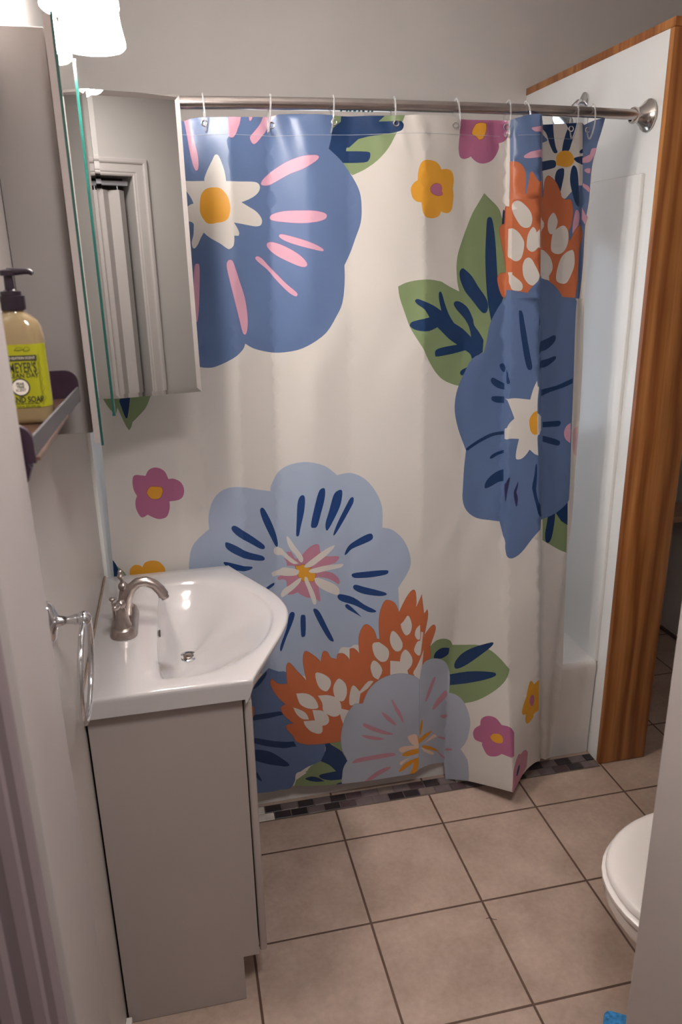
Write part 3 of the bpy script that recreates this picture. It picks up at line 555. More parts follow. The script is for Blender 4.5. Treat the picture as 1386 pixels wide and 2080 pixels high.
    ('dimpink', '', '9053,3292 9115,3563 9245,3918 9347,4082 9404,4027 9291,3684 9159,3364'),
    ('dimpink', '', '9333,2946 9417,3138 9589,3341 9763,3473 9835,3418 9823,3241 9595,3054 9386,2896'),
    ('dimpink', '', '9610,2591 9759,2594 9906,2497 9768,2438'),
    ('dimpink', '', '9533,1838 9844,1677! 9849,1578! 9653,1712'),
    ('dimpink', '', '9893,1233 10041,1304 10031,1240 9897,1147'),
    ('dimpink', '', '9561,1242 9867,894! 9872,811! 9687,1030'),
    ('peach', '', '8504,2072 8616,2150 8792,2129 8861,1771! 8879,1675! 8655,1789'),
    ('peach', '', '8219,1666 8397,1749 8862,1715! 8864,1621! 8530,1578 8336,1513'),
    ('peach', '', '9268,1902 9414,1962 9533,1838 9383,1821 9055,1750!'),
    ('peach', '', '8951,1633! 9406,1270 9390,1179 9064,1444'),
    ('peach', '', '8307,1195 8854,1356! 8568,1270 8309,1044'),
    ('gold', '', '8899,2131 8895,2389 8967,2658 8989,2432 8941,2155'),
    ('gold', '', '8824,2126! 8874,1955! 9048,2087 9316,2131 9264,2036 9052,1900 8877,1787! 8844,1884'),
    ('gold', '', '8968,1684 9130,1649 9437,1431 9640,1188! 9364,1365 9060,1559'),
    ('gold', '', '8864,1621! 8595,1570 8369,1488 8354,1396 8534,1350 8868,1431!'),
    ('gold', '', '8872,1278! 8537,1159 8310,968 8229,811 8377,842 8732,1098! 8673,835 8610,652 8807,625 8879,1007!'),
    ('mauve', '', '10738,2449! 10766,2664 10930,2805 11143,2790 11287,2610! 11490,2606 11638,2398! 11576,1700! 11349,1717 11231,1728! 11083,1583 10892,1532 10778,1779 10780,1882! 10604,1914 10553,2107 10605,2303'),
    ('yellow', '', '10988,2163 11068,2275 11218,2310 11285,2212 11251,2064 11104,2017 11009,2074'),
    ('yellow', '', '12254,3545 12331,3755 12420,3757 12500,3628! 12637,3707 12704,3727! 12748,2639! 12512,2604! 12479,2485 12250,2396 12147,2526 12167,2751! 12064,2769 11999,2871 12072,3096 12205,3330! 12222,3427'),
    ('mauve', '', '12335,3128 12382,3269 12463,3279 12525,3189 12521,3002 12440,2900 12371,2981'),
    ('rose', '', '11422,863! 11485,1219 11630,1492 11797,1641 11870,1575! 12025,1614 12138,1583 12231,1449 12206,1254 12161,1020! 11862,827 11594,690 11396,682!'),
    ('navy', '', '11634,1102 11706,1226 11793,1296 11820,1229 11757,1096 11659,1024'),
)

CLOTH = dict(cream=(.63, .585, .535), peri=(.098, .150, .280), light=(.35, .41, .52), pale=(.37, .40, .47), navy=(.006, .031, .100), cobalt=(.010, .045, .165), plumnavy=(.022, .022, .075),
    pink=(.58, .31, .39), plum=(.20, .12, .26), palepink=(.62, .42, .42), dimpink=(.46, .22, .27), rose=(.46, .20, .27), mauve=(.40, .125, .23), rust=(.30, .075, .035), yellow=(.66, .31, .030), gold=(.60, .24, .012),
    orange=(.50, .135, .052), green=(.20, .26, .125), peach=(.72, .52, .40), slate=(.22, .24, .30))
def cloth_mat(name, c):
    m = mat('print_' + name, c, 0.38, spec=0.5, bump=0.05, bscale=900)
    nt = m.node_tree; N = nt.nodes; L = nt.links
    b = N['Principled BSDF']; b.inputs['Coat Weight'].default_value = 0.22; b.inputs['Coat Roughness'].default_value = 0.28
    tl = N.new('ShaderNodeBsdfTranslucent'); tl.inputs['Color'].default_value = tuple(c) + (1,)
    tp = N.new('ShaderNodeBsdfTransparent')
    m1 = N.new('ShaderNodeMixShader'); m1.inputs[0].default_value = 0.24
    m2 = N.new('ShaderNodeMixShader'); m2.inputs[0].default_value = 0.0
    L.new(b.outputs[0], m1.inputs[1]); L.new(tl.outputs[0], m1.inputs[2]); L.new(m1.outputs[0], m2.inputs[1]); L.new(tp.outputs[0], m2.inputs[2])
    L.new(m2.outputs[0], N['Material Output'].inputs['Surface'])
    return m
def grow(poly, d):
    a = sum(poly[i - 1][0] * poly[i][1] - poly[i][0] * poly[i - 1][1] for i in range(len(poly)))
    sgn = 1 if a > 0 else -1; out = []; m = len(poly)
    for i in range(m):
        p0, p1, p2 = poly[i - 1], poly[i], poly[(i + 1) % m]
        tx, ty = p2[0] - p0[0], p2[1] - p0[1]; l = math.hypot(tx, ty) or 1
        out.append((p1[0] + sgn * ty / l * d, p1[1] - sgn * tx / l * d))
    return out
def inside(px, pz, poly):
    P = np.array(poly); c = np.zeros(len(px), bool)
    sel = np.nonzero((px >= P[:, 0].min()) & (px <= P[:, 0].max()) & (pz >= P[:, 1].min()) & (pz <= P[:, 1].max()))[0]
    if len(sel) == 0: return c
    x, z = px[sel], pz[sel]; r = np.zeros(len(sel), bool); m = len(P)
    for i in range(m):
        x1, z1 = P[i - 1]; x2, z2 = P[i]
        if z1 == z2: continue
        k = ((z1 > z) != (z2 > z)) & (x < (x2 - x1) * (z - z1) / (z2 - z1) + x1)
        r ^= k
    c[sel] = r; return c
def build_curtain():
    names = list(CLOTH); polys = []
    dom = catmull(CLOTH_EDGE, 1e-4, 3)
    for col, rim, spec in MOTIFS:
        pl = catmull(spec, 1e-4, 3)
        if rim: polys.append((rim, grow(pl, 0.0011)))
        polys.append((col, pl))
    V = []; E = []
    def addpoly(pl):
        o = len(V); n = len(pl); V.extend(Vector(p) for p in pl); E.extend((o + i, o + (i + 1) % n) for i in range(n))
    addpoly(dom)
    for _, pl in polys: addpoly(pl)
    # crease lines as constraints
    nz = 46
    zs = [0.05 + (1.97 - 0.05) * i / nz for i in range(nz + 1)]
    def foldx(i, z):
        k = 0
        while k < 4 and z < ZR[k + 1]: k += 1
        t = min(1.0, max(0.0, (ZR[k] - z) / (ZR[k] - ZR[k + 1])))
        xs = FOLD[i][0]; return xs[k] + (xs[k + 1] - xs[k]) * t
    for i in range(1, len(FOLD) - 1):
        o = len(V)
        for z in zs: V.append(Vector((foldx(i, z), z)))
        E.extend((o + j, o + j + 1) for j in range(nz))
        if i in (2, 3, 4, 6, 7, 8):
            for dx in (-.0034, .0034):
                for z in zs: V.append(Vector((foldx(i, z) + dx, z)))
    # even fill
    for j, z in enumerate(np.arange(0.04, 1.98, 0.022)):
        fx = np.array([foldx(i, float(z)) for i in range(len(FOLD))])
        for x in np.arange(-0.02 + (j % 2) * 0.0075, 1.42, 0.015):
            if np.abs(fx - x).min() > .006: V.append(Vector((float(x), float(z))))
    ov, oe, of, *_ = delaunay_2d_cdt(V, E, [], 0, 1e-5, False)
    P = np.array([v[:] for v in ov]); T = np.array([f for f in of if len(f) == 3])
    c = P[T].mean(axis=1)
    keep = inside(c[:, 0], c[:, 1], dom); T = T[keep]; c = c[keep]
    mi = np.zeros(len(T), int)
    for col, pl in polys: mi[inside(c[:, 0], c[:, 1], pl)] = names.index(col)
    used = np.unique(T); remap = -np.ones(len(P), int); remap[used] = np.arange(len(used))
    P = P[used]; T = remap[T]
    co = [(float(x), curtain_y(x, z), float(z)) for x, z in P]
    me = bpy.data.meshes.new('curtain_panel'); me.from_pydata(co, [], T.tolist())
    for nme in names: me.materials.append(cloth_mat(nme, CLOTH[nme]))
    me.polygons.foreach_set('material_index', mi.astype(np.int32)); me.update()
    flip = me.polygons[0].normal.y > 0
    if flip: me.flip_normals()
    me.shade_smooth()
    nr = []; e = 0.0022
    for x, y, z in co:
        gx = (curtain_y(x + e, z) - curtain_y(x - e, z)) / (2 * e); gz = (curtain_y(x, z + .006) - curtain_y(x, z - .006)) / .012
        gx = max(-1.6, min(1.6, gx))
        nr.append(Vector((gx, -1.0, gz)).normalized())
    me.normals_split_custom_set_from_vertices(nr)
    return me
curtain = empty('shower_curtain', (0.76, 0.17, 0.06), 'cream vinyl shower curtain printed with large blue, orange and pink flowers', 'shower curtain')
link('curtain_panel', build_curtain(), curtain)
def on_cloth(x, z, off): return (x, curtain_y(x, z) - off, z)
hem_z = lambda x: 1.926 - 0.003 * math.sin(4 * x)
for xa, xb in ((0.05, 1.085), (1.125, 1.178), (1.222, 1.312)):
    n = int((xb - xa) / .012) + 2
    MB().tube([on_cloth(xa + (xb - xa) * i / (n - 1), hem_z(xa + (xb - xa) * i / (n - 1)), .0006) for i in range(n)], .0004, 6).build('hem_stitching', mat('thread_%d' % int(xa * 100), (.45, .46, .50), .5), curtain)
RINGS = [(0.3463, 1.9475, 1), (0.5056, 1.9464, 1), (0.6535, 1.9526, 1), (0.8002, 1.948, 1), (0.9541, 1.9483, 1), (1.1015, 1.9509, 1), (1.1532, 1.9581, 0), (1.2934, 1.9526, 1), (1.3444, 1.9518, 1)]
eyelet_m = mat('eyelet_steel', (.75, .74, .74), .18, metal=1.0)
for (x, z, k) in RINGS:
    if not k: continue
    p = on_cloth(x, z, .0012)
    MB().tube([(p[0] + .0062 * math.cos(a), p[1], p[2] + .0062 * math.sin(a)) for a in [2 * PI * i / 20 for i in range(20)]], .0018, 8, closed=True).build('eyelet', eyelet_m, curtain)

# ------------------------------------------------------------------ curtain rod
def rod_y(x): return 0.222 - 0.055 * (1 - ((x - 0.76) / 0.76) ** 2)
RODZ = 1.990
rod = empty('shower_curtain_rod', (0.76, 0.17, RODZ), 'satin steel curtain rod spanning the tub alcove above the floral curtain', 'curtain rod')
xs = [0.02 + (0.80 - .02) * i / 20 for i in range(21)]
MB().tube([(x, rod_y(x), RODZ) for x in xs], .0140, 24).build('outer_tube', steel_rod, rod)
xs = [0.80 + (1.497 - .80) * i / 20 for i in range(21)]
MB().tube([(x, rod_y(x), RODZ) for x in xs], .0128, 24).build('inner_tube', steel_rod, rod)
band = mat('rod_sticker', (0.02, 0.10, 0.11), 0.4)
b = MB()
for k, (xa, xb) in enumerate(((.668, .672), (.682, .686), (.690, .694), (.700, .706), (.712, .716), (.722, .727), (.735, .739), (.744, .748))):
    b.box(xa, xb, rod_y(.71) - .004, rod_y(.71) + .002, RODZ - .0152, RODZ - .0136)
b.build('sticker', band, rod)
prof = [(.040, .0), (.041, .004), (.038, .008), (.034, .010), (.030, .016), (.022, .026), (.0185, .034), (.020, .038), (.021, .044), (.019, .049), (.0145, .050), (.0145, .030)]
fl = MB().lathe(prof, (PX0 + .001, rod_y(1.52), RODZ), (-1, 0.06, 0), 40).build('flange', mat('flange_steel', (.58, .54, .50), .16, metal=1.0), rod)
MB().lathe(prof, (0.0, rod_y(0.0), RODZ), (1, 0.06, 0), 40).build('flange', mat('flange_steel_left', (.58, .54, .50), .16, metal=1.0), rod)

# nine clear rings
ORD = ['leftmost clear curtain ring, half beside the open mirror door', 'second clear curtain ring from the left, over the pink strokes', 'third clear curtain ring from the left, above the green leaf corner', 'fourth clear curtain ring from the left, at the navy leaf tip', 'fifth clear curtain ring from the left, beside the cut mauve flower', 'clear curtain ring where the gathered pleat begins', 'clear curtain ring behind the glossy blue pleat', 'clear curtain ring above the white flower with navy rays', 'rightmost clear curtain ring, nearest the wall flange']
def ring_mesh(sw):
    mb = MB(); pts = []
    for i in range(28):
        a = 2 * PI * i / 28
        yy = math.sin(a); zz = math.cos(a)
        pts.append((sw * (zz - 1) * .35, .0205 * yy * (1.0 if zz > -.2 else 1.0 - .35 * (-zz - .2)), .019 + (zz - 1) * .0405))
    mb.tube(pts, .0021, 8, closed=True)
    return mb
for i, (x, z, k) in enumerate(RINGS):
    sw = (-.004, .012, .010, .002, -.012, .004, -.020, .006, .003)[i]
    o = ring_mesh(sw).build('curtain_ring', clear_plastic)
    xr = x - (.0, .003, .002, .0, -.006, .0, .004, -.001, .0)[i]
    o.location = (xr, rod_y(xr), RODZ)
    tag(o, ORD[i], 'curtain ring', 'clear plastic rings on the curtain rod')

# shower head behind the curtain
sh = empty('shower_sprayer', (PX0, 0.57, 2.07), 'small chrome shower head peeping over the right end of the curtain', 'shower head')
MB().tube([(PX0 + .002, .57, 2.085), (1.50, .568, 2.083), (1.485, .565, 2.070), (1.470, .560, 2.050)], .008, 14).build('arm', chrome, sh)
MB().lathe([(.010, -.012), (.013, .0), (.014, .012), (.030, .026), (.036, .034), (.036, .040), (.030, .042)], (1.470, .560, 2.050), (-.72, -.38, -.58), 32).build('head', chrome, sh)
MB().lathe([(.026, 0), (.026, .004), (.014, .010)], (PX0 + .001, .57, 2.085), (-1, 0, 0), 28).build('escutcheon', chrome, sh)

# ------------------------------------------------------------------ vanity cabinet
VY0, VY1 = -0.447, 0.150
van = empty('vanity_cabinet', (0.16, -0.15, 0), 'white melamine vanity cabinet under the sink, with toe kick', 'cabinet')
def side_panel(y0, y1):
    pr = [(0.0055, 0.002), (0.269, 0.002), (0.269, 0.128), (0.307, 0.128), (0.307, 0.812), (0.0055, 0.812)]
    return MB().loft([[(x, y0, z) for x, z in pr], [(x, y1, z) for x, z in pr]], True, True, True)
side_panel(VY0, VY0 + .016).build('side_panel', melamine, van, smooth=0)
side_panel(VY1 - .016, VY1).build('side_panel', melamine, van, smooth=0)
b = MB(); b.box(.255, .271, VY0 + .001, VY1 - .001, .002, .128); b.build('toe_kick', melamine, van)
b = MB(); b.box(.002, .300, VY0 + .017, VY1 - .017, .128, .146); b.box(.002, .010, VY0 + .017, VY1 - .017, .146, .80); b.box(.296, .306, VY0 + .017, VY1 - .017, .135, .750); b.build('carcass', gap_dark, van)
ym = (VY0 + VY1) / 2
for y0, y1 in ((VY0 + .002, ym - .0015), (ym + .0015, VY1 - .002)):
    MB().box(.3095, .3265, y0, y1, .132, .792, .005, 3).build('door', melamine, van)

# ------------------------------------------------------------------ sink top
SZ = 0.852; SC = (0.25, -0.155)
belly = catmull("0.330,-0.4655! 0.338,-0.446 0.365,-0.388 0.392,-0.331 0.416,-0.278 0.436,-0.222 0.446,-0.155 0.436,-0.088 0.416,-0.032 0.392,0.021 0.365,0.078 0.338,0.136 0.330,0.1555!", 1.0, 6)[:]
cut = [i for i, p in enumerate(belly) if abs(p[0] - .330) < 1e-6 and p[1] > .15]
belly = belly[:cut[0] + 1]
outline = belly + [(0.0005, 0.1555), (0.0005, -0.4655)]
bowl = catmull("0.166,0.078 0.26,0.074 0.33,0.020 0.380,-0.060 0.404,-0.155 0.386,-0.258 0.340,-0.338 0.26,-0.398 0.170,-0.408 0.148,-0.385 0.141,-0.25 0.141,-0.06 0.146,0.050", 1.0, 6)
def polar(poly, th):
    dx, dy = math.cos(th), math.sin(th); best = None
    for i in range(len(poly)):
        (x1, y1), (x2, y2) = poly[i - 1], poly[i]
        ex, ey = x2 - x1, y2 - y1; den = dx * ey - dy * ex
        if abs(den) < 1e-12: continue
        t = ((x1 - SC[0]) * ey - (y1 - SC[1]) * ex) / den; s = ((x1 - SC[0]) * dy - (y1 - SC[1]) * dx) / den
        if t > 0 and -1e-9 <= s <= 1 + 1e-9: best = t if best is None else max(best, t)
    return best
ths = sorted(set([2 * PI * i / 120 for i in range(120)] + [math.atan2(y - SC[1], x - SC[0]) % (2 * PI) for x, y in ((.330, -.4655), (.330, .1555), (.0005, .1555), (.0005, -.4655))]))
def shrink(poly_pts, ins):
    return [(max(x - SC[0], -9) * 1.0 + SC[0], y) for x, y in poly_pts]
outl = [(SC[0] + polar(outline, t) * math.cos(t), SC[1] + polar(outline, t) * math.sin(t)) for t in ths]
bw = [(SC[0] + polar(bowl, t) * math.cos(t), SC[1] + polar(bowl, t) * math.sin(t)) for t in ths]
def inset(pts, d):
    out = []
    for x, y in pts:
        nx = min(max(x, .0005 + (d if x < .01 else 0)), 1); ny = y
        if x > .30:
            l = math.hypot(x - SC[0], y - SC[1]); nx = x - (x - SC[0]) / l * d; ny = y - (y - SC[1]) / l * d
        if y < -.46 : ny = y + d
        if y > .150: ny = y - d
        out.append((nx, ny))
    return out
def under(s, ins, z):
    r = []
    for x, y in inset(outl, ins):
        xx = .312 + (x - .312) * s if x > .312 else x
        r.append((xx, y, z - (.011 * (1 - s) if x > .32 else 0)))
    return r
rings = [under(.02, .010, .806), under(.05, .0, .808), under(.30, .0, .812), under(.62, .0, .820), under(.85, .0, .830), under(.97, .0, .840), under(1, .0, .846), [(x, y, .8505) for x, y in inset(outl, .0018)], [(x, y, SZ) for x, y in inset(outl, .006)]]
mid = lambda k, z: [(o[0] * (1 - k) + q[0] * k, o[1] * (1 - k) + q[1] * k, z) for o, q in zip(inset(outl, .006), bw)]
rings += [mid(.30, SZ - .0003), mid(.60, SZ - .0010), mid(.80, SZ - .0026), mid(.92, SZ - .0052), mid(1.0, SZ - .0085)]
DR = (0.205, -0.138)
for s in (.975, .95, .92, .88, .82, .74, .65, .55, .45, .34, .24, .15, .085):
    rg = []
    for x, y in bw:
        fwd = max(0.0, (x - DR[0]) / math.hypot(x - DR[0], y - DR[1])) ** 1.0
        fwd = fwd * fwd * (3 - 2 * fwd)
        z = SZ - .0085 - .103 * (1 - s ** (2.3 - 1.1 * fwd)) ** (.92 + .33 * fwd)
        rg.append((DR[0] + (x - DR[0]) * s, DR[1] + (y - DR[1]) * s, z))
    rings.append(rg)
sink = empty('vanity_sink', (0.2, -0.155, .81), 'glossy white bow-fronted sink top on the vanity cabinet', 'sink')
rings = rings[1:]
b = MB(); b.loft(rings, True, False, True); b.build('basin', porcelain, sink, smooth=50)
dz = SZ - .0085 - .1018
MB().lathe([(.024, .0), (.024, .003), (.021, .0045), (.017, .003), (.0165, .001), (.0, .001)], (DR[0], DR[1], dz), n=32).build('drain_ring', chrome, sink)
MB().lathe([(.0125, .001), (.0125, .004), (.009, .006), (.0, .0065)], (DR[0], DR[1], dz), n=24).build('stopper', drain_m, sink)
MB().tube([(.0035, VY0 - .016, SZ + .0005), (.0035, VY1 + .004, SZ + .0005)], .0022, 8).build('caulk', mat('brown_caulk', (.30, .21, .15), .6, mottle=.2, mscale=30), sink)
MB().box(.1440, .1470, -.180, -.155, .824, .831, .001).build('overflow_slot', gap_dark, sink)

# ------------------------------------------------------------------ faucet
fa = empty('faucet', (.070, -.152, SZ), 'brushed nickel two-handle faucet with gooseneck spout on the sink deck', 'faucet')
def stadium(cx, cy, hl, r, z, n=12):
    o = []
    for i in range(n + 1): a = PI * i / n; o.append((cx + r * math.cos(a), cy + hl + r * math.sin(a), z))
    for i in range(n + 1): a = PI + PI * i / n; o.append((cx + r * math.cos(a), cy - hl + r * math.sin(a), z))
    return o
FX, FY = .070, -.152
b = MB(); b.loft([stadium(FX, FY, .052, .030, SZ - .0002), stadium(FX, FY, .052, .030, SZ + .004), stadium(FX, FY, .052, .0275, SZ + .010), stadium(FX, FY, .052, .026, SZ + .018), stadium(FX, FY, .051, .022, SZ + .022)], True, True, True)
b.build('base_plate', nickel, fa)
sp = [(FX + .002, FY, SZ + .020), (FX + .005, FY, SZ + .045), (FX + .011, FY, SZ + .068), (FX + .022, FY, SZ + .089), (FX + .038, FY, SZ + .101), (FX + .056, FY, SZ + .102), (FX + .073, FY, SZ + .093), (FX + .085, FY, SZ + .078), (FX + .092, FY, SZ + .064)]
b = MB(); b.tube(sp, [.0155, .0135, .0125, .0120, .0118, .0115, .0115, .0118, .0120], 20)
b.tube([(FX + .0925, FY, SZ + .063), (FX + .0955, FY, SZ + .056)], [.0095, .0095], 18)
b.build('spout', nickel, fa)
for s in (-1, 1):
    hy = FY + s * .051
    b = MB(); b.lathe([(.020, .020), (.019, .024), (.0165, .030), (.014, .044), (.0105, .058), (.0085, .066)], (FX, hy, SZ), n=24)
    h = b.build('handle', nickel, fa)
    b = MB(); b.ball((FX, hy, SZ + .074), .0115)
    b.tube([(FX, hy, SZ + .074), (FX - .003, hy + s * .018, SZ + .080), (FX - .005, hy + s * .027, SZ + .083)], [.005, .0042, .0045], 12)
    b.ball((FX - .006, hy + s * .036, SZ + .086), .0098, (.85, 1.25, .85)); b.ball((FX - .0075, hy + s * .052, SZ + .090), .0062)
    b.build('lever', nickel, h)
b = MB(); b.tube([(FX - .022, FY, SZ + .018), (FX - .022, FY, SZ + .062)], .0026, 10); b.ball((FX - .022, FY, SZ + .066), .007, (1, 1, .7)); b.build('lift_rod', nickel, fa)

# ------------------------------------------------------------------ towel ring
TY, TZ_ = -.635, 1.100
tr = empty('towel_ring', (0, TY, TZ_), 'chrome towel ring hanging empty on the left wall before the sink', 'towel ring')
rr = lambda hw, hh, x: [(x, TY + hw * math.cos(2 * PI * i / 28), TZ_ + hh * math.sin(2 * PI * i / 28)) for i in range(28)]
b = MB(); b.loft([rr(.020, .036, 0.0), rr(.020, .036, .004), rr(.016, .031, .009), rr(.014, .020, .012), rr(.011, .011, .015)], True, True, True); b.build('mount', chrome, tr)
MB().lathe([(.011, .012), (.0085, .018), (.0062, .028), (.0075, .038), (.0090, .040), (.0090, .044), (.006, .046)], (0, TY, TZ_), (1, 0, 0), 24).build('post', chrome, tr)
b = MB(); b.ball((.054, TY, TZ_), .0125); b.build('knuckle', chrome, tr)
RR = .086
b = MB(); b.tube([(.054 - .010 * (1 - math.cos(a)) * .7, TY + RR * math.sin(a), TZ_ - RR + RR * math.cos(a) - .004) for a in [2 * PI * i / 64 for i in range(64)]], .0052, 14, closed=True); b.build('ring', chrome, tr)

# ------------------------------------------------------------------ medicine cabinet
MX, MZ0, MZ1 = .107, 1.357, 1.972
mc = empty('medicine_cabinet', (0, -.18, 1.36), 'white three-door mirrored medicine cabinet on the left wall, far door open', 'cabinet')
b = MB(); b.box(.001, .0885, -.502, .150, 1.373, 1.960, .0015); b.build('body', cab_white, mc)
def mirror_door(L, h0, h1):
    """backing board and bevelled mirror in local coordinates: hinge at origin, door along +y, glass faces +x"""
    back = MB().box(-.0145, -.0045, 0, L, h0 + .004, h1 - .004)
    g = MB()
    i = .010
    o = [(0, 0), (L, 0), (L, h1 - h0), (0, h1 - h0)]
    n = [(i, i), (L - i, i), (L - i, h1 - h0 - i), (i, h1 - h0 - i)]
    ring = lambda pts, x: [(x, y, h0 + z) for y, z in pts]
    g.loft([ring(o, -.0045), ring(o, -.0004)], True, True, False, mi=1)
    k = len(g.v); g.loft([ring(o, -.0004), ring(n, 0.0)], True, False, True, mi=0)
    return back, g
def place_door(y0, L, ang, dx=0.0):
    back, g = mirror_door(L, MZ0, MZ1 - (.006 if ang < -1 else 0))
    M = Matrix.Translation((MX + dx, y0, 0)) @ Matrix.Rotation(ang, 4, 'Z')
    d = back.build('mirror_door', mdf, mc, matrix=M, smooth=0)
    g.build('mirror', [mirror_m, glass_edge], d, matrix=M, smooth=0)
place_door(-.532, .258, 0.0)
place_door(-.272, .205, math.radians(0.7), .0028)
place_door(-.063, .184, math.radians(-78.0))

# ------------------------------------------------------------------ vanity light
vl = empty('vanity_light', (0, -.5, 2.15), 'lit two-shade vanity light bar above the mirrored cabinet', 'lamp')
MB().box(0.0, .018, -.62, -.15, 2.15, 2.24, .006).build('backplate', nickel, vl)
for yy in (-.425, -.205):
    MB().tube([(.016, yy, 2.19), (.06, yy, 2.205), (.11, yy, 2.205), (.132, yy, 2.185), (.136, yy, 2.155)], .008, 12).build('arm', nickel, vl)
    b = MB(); b.lathe([(.022, .175), (.036, .168), (.043, .150), (.046, .120), (.0485, .080), (.052, .040), (.0575, .012), (.0580, .004), (.054, .0), (.052, .004), (.049, .040), (.045, .090), (.040, .150), (.020, .165)], (.136, yy, 2.003), n=40, cap0=True, cap1=True)
    b.build('shade', shade_m, vl, smooth=60)
    MB().ball((.136, yy, 2.08), .026, (1, 1, 1.3)).build('bulb', bulb_m, vl)
    ld = bpy.data.lights.new('lamp_glow', 'POINT'); ld.energy = LAMP_W; ld.color = (1.0, .915, .84); ld.shadow_soft_size = .03
    lo = bpy.data.objects.new('lamp_glow', ld); COL.objects.link(lo); lo.location = (.136, yy, 2.006); lo.parent = vl; lo.location -= vl.location

# ------------------------------------------------------------------ shelf with soap
SX = .080; SY0, SY1 = -.955, -.560; SZT = 1.4415
sf = empty('soap_shelf', (0, -.75, SZT), 'small dark wall shelf with grey front rail, left of the mirrored cabinet', 'shelf')
b = MB(); b.box(.001, SX, SY0, SY1, SZT - .004, SZT)
for i in range(7): b.box(.008 + .010 * i, .012 + .010 * i, SY0 + .01, SY1 - .01, SZT - .0045, SZT - .0042)
b.build('tray', tray_brown, sf)
def end_plate(y, zt, w):
    pr = [(.001, SZT - .006), (w, SZT - .006), (w, zt - .022)] + [(w - .020 + .020 * math.cos(a), zt - .020 + .020 * math.sin(a)) for a in [PI / 2 * i / 8 for i in range(9)]] + [(.001, zt)]
    return MB().loft([[(x, y - .004, z) for x, z in pr], [(x, y + .004, z) for x, z in pr]], True, True, True)
end_plate(SY1, 1.484, .082).build('end_plate', shelf_dark, sf)
end_plate(SY0, 1.478, .076).build('end_plate', shelf_dark, sf)
MB().loft([[(SX - .001, SY1, SZT - .004), (SX + .0025, SY1, SZT - .004), (SX + .0025, SY1, SZT + .017), (SX - .001, SY1, SZT + .017)], [(SX - .008, SY0, SZT - .004), (SX - .0045, SY0, SZT - .004), (SX - .0045, SY0, SZT + .022), (SX - .008, SY0, SZT + .022)]], True, True, True).build('front_rail', rail_grey, sf, smooth=0)
b = MB(); pr = [(.004, 1.402), (.052, 1.402), (.064, 1.414), (.070, 1.430), (.066, 1.436), (.004, 1.436)]
b.loft([[(x, SY0 - .004, z) for x, z in pr], [(x, SY0 + .012, z) for x, z in pr]], True, True, True); b.build('bracket', shelf_dark, sf)
MB().box(.060, .072, -.80, -.788, SZT - .012, SZT - .004, .002).build('hook', shelf_dark, sf)

BX, BY, BZ = .0365, -.745, SZT + .0005
bt = empty('soap_bottle', (BX, BY, BZ), 'amber hand soap bottle with lime label and black pump on shelf', 'soap bottle')
def srect(hw, hd, r, z, n=6):
    return [(p[0], p[1], z) for p in rrect(BX - hw, BX + hw, BY - hd, BY + hd, r, z, n)]
HW, HD = .0325, .0215
rings = [srect(HW - .004, HD - .004, .013, BZ), srect(HW - .001, HD - .001, .016, BZ + .003), srect(HW, HD, .017, BZ + .008), srect(HW, HD, .017, BZ + .110), srect(HW - .0012, HD - .001, .017, BZ + .120), srect(HW - .0055, HD - .003, .0165, BZ + .130), srect(HW - .013, HD - .006, .0145, BZ + .1365), srect(.0135, .0135, .0134, BZ + .140), srect(.0125, .0125, .0124, BZ + .146)]
b = MB(); b.loft(rings, True, True, True); b.build('bottle', soap_m, bt, smooth=50)
b = MB()
lab = lambda z: [(x, y, z) for x, y, _ in srect(HW + .0005, HD + .0005, .0172, z) if y < BY + .004]
lp = sorted(lab(0), key=lambda p: math.atan2(p[1] - BY, p[0] - BX + 1e-9) if p[1] < BY else (-PI - 1 if p[0] < BX else 1))
b.loft([[(x, y, BZ + .022) for x, y, _ in lp], [(x, y, BZ + .102) for x, y, _ in lp]], False, False, False)
lb = b.build('label', label_m, bt, smooth=60)
LYF = BY - HD - .0008
def letter(txt, size, cx, cz, m, bold=0.0, sx=1.0):
    me = font_mesh(txt, size, bold, sx); me.materials.append(m)
    me.transform(Matrix.Translation((BX + cx, LYF, BZ + cz)) @ Matrix.Rotation(PI / 2, 4, 'X'))
    link('lettering', me, lb)
MB().box(BX - .024, BX + .0235, LYF - .0001, LYF + .0003, BZ + .0815, BZ + .0885).build('black_band', ink, lb, smooth=0)
letter('LIMITED EDITION SCENT', .0042, 0, .0850, label_cream, 0, .92)
letter("MEYER'S", .0178, .0052, .0725, ink, .00025, .52)
letter('CLEAN DAY', .0078, .003, .0630, ink, .0001, .95)
b = MB(); b.lathe([(.0115, -.0001), (.0115, .0003)], (BX - .0005, LYF, BZ + .0485), (0, 1, 0), 32); b.build('seal', ink, lb, smooth=0)
b = MB(); b.lathe([(.0098, -.0003), (.0098, .0002)], (BX - .0005, LYF, BZ + .0485), (0, 1, 0), 32); b.build('seal', label_cream, lb, smooth=0)
LYF -= .0004
for t_, dz_ in (('PEAR', .0042), ('TREE', .0002), ('SCENT', -.0038)): letter(t_, .0046, -.0005, .0485 + dz_, ink, .0001 if t_ != 'SCENT' else 0, .9)
LYF += .0004
letter('HAND SOAP', .0100, .003, .0325, ink, .00025, .80)
letter('OLIVE OIL & ALOE VERA', .0030, .004, .0275, ink)
letter('12.5 FL OZ (370 mL)', .0034, .006, .0235, ink)
b = MB()
def vine(pts): b.tube([(BX + x, LYF + .0002, BZ + z) for x, z in pts], .00022, 5)
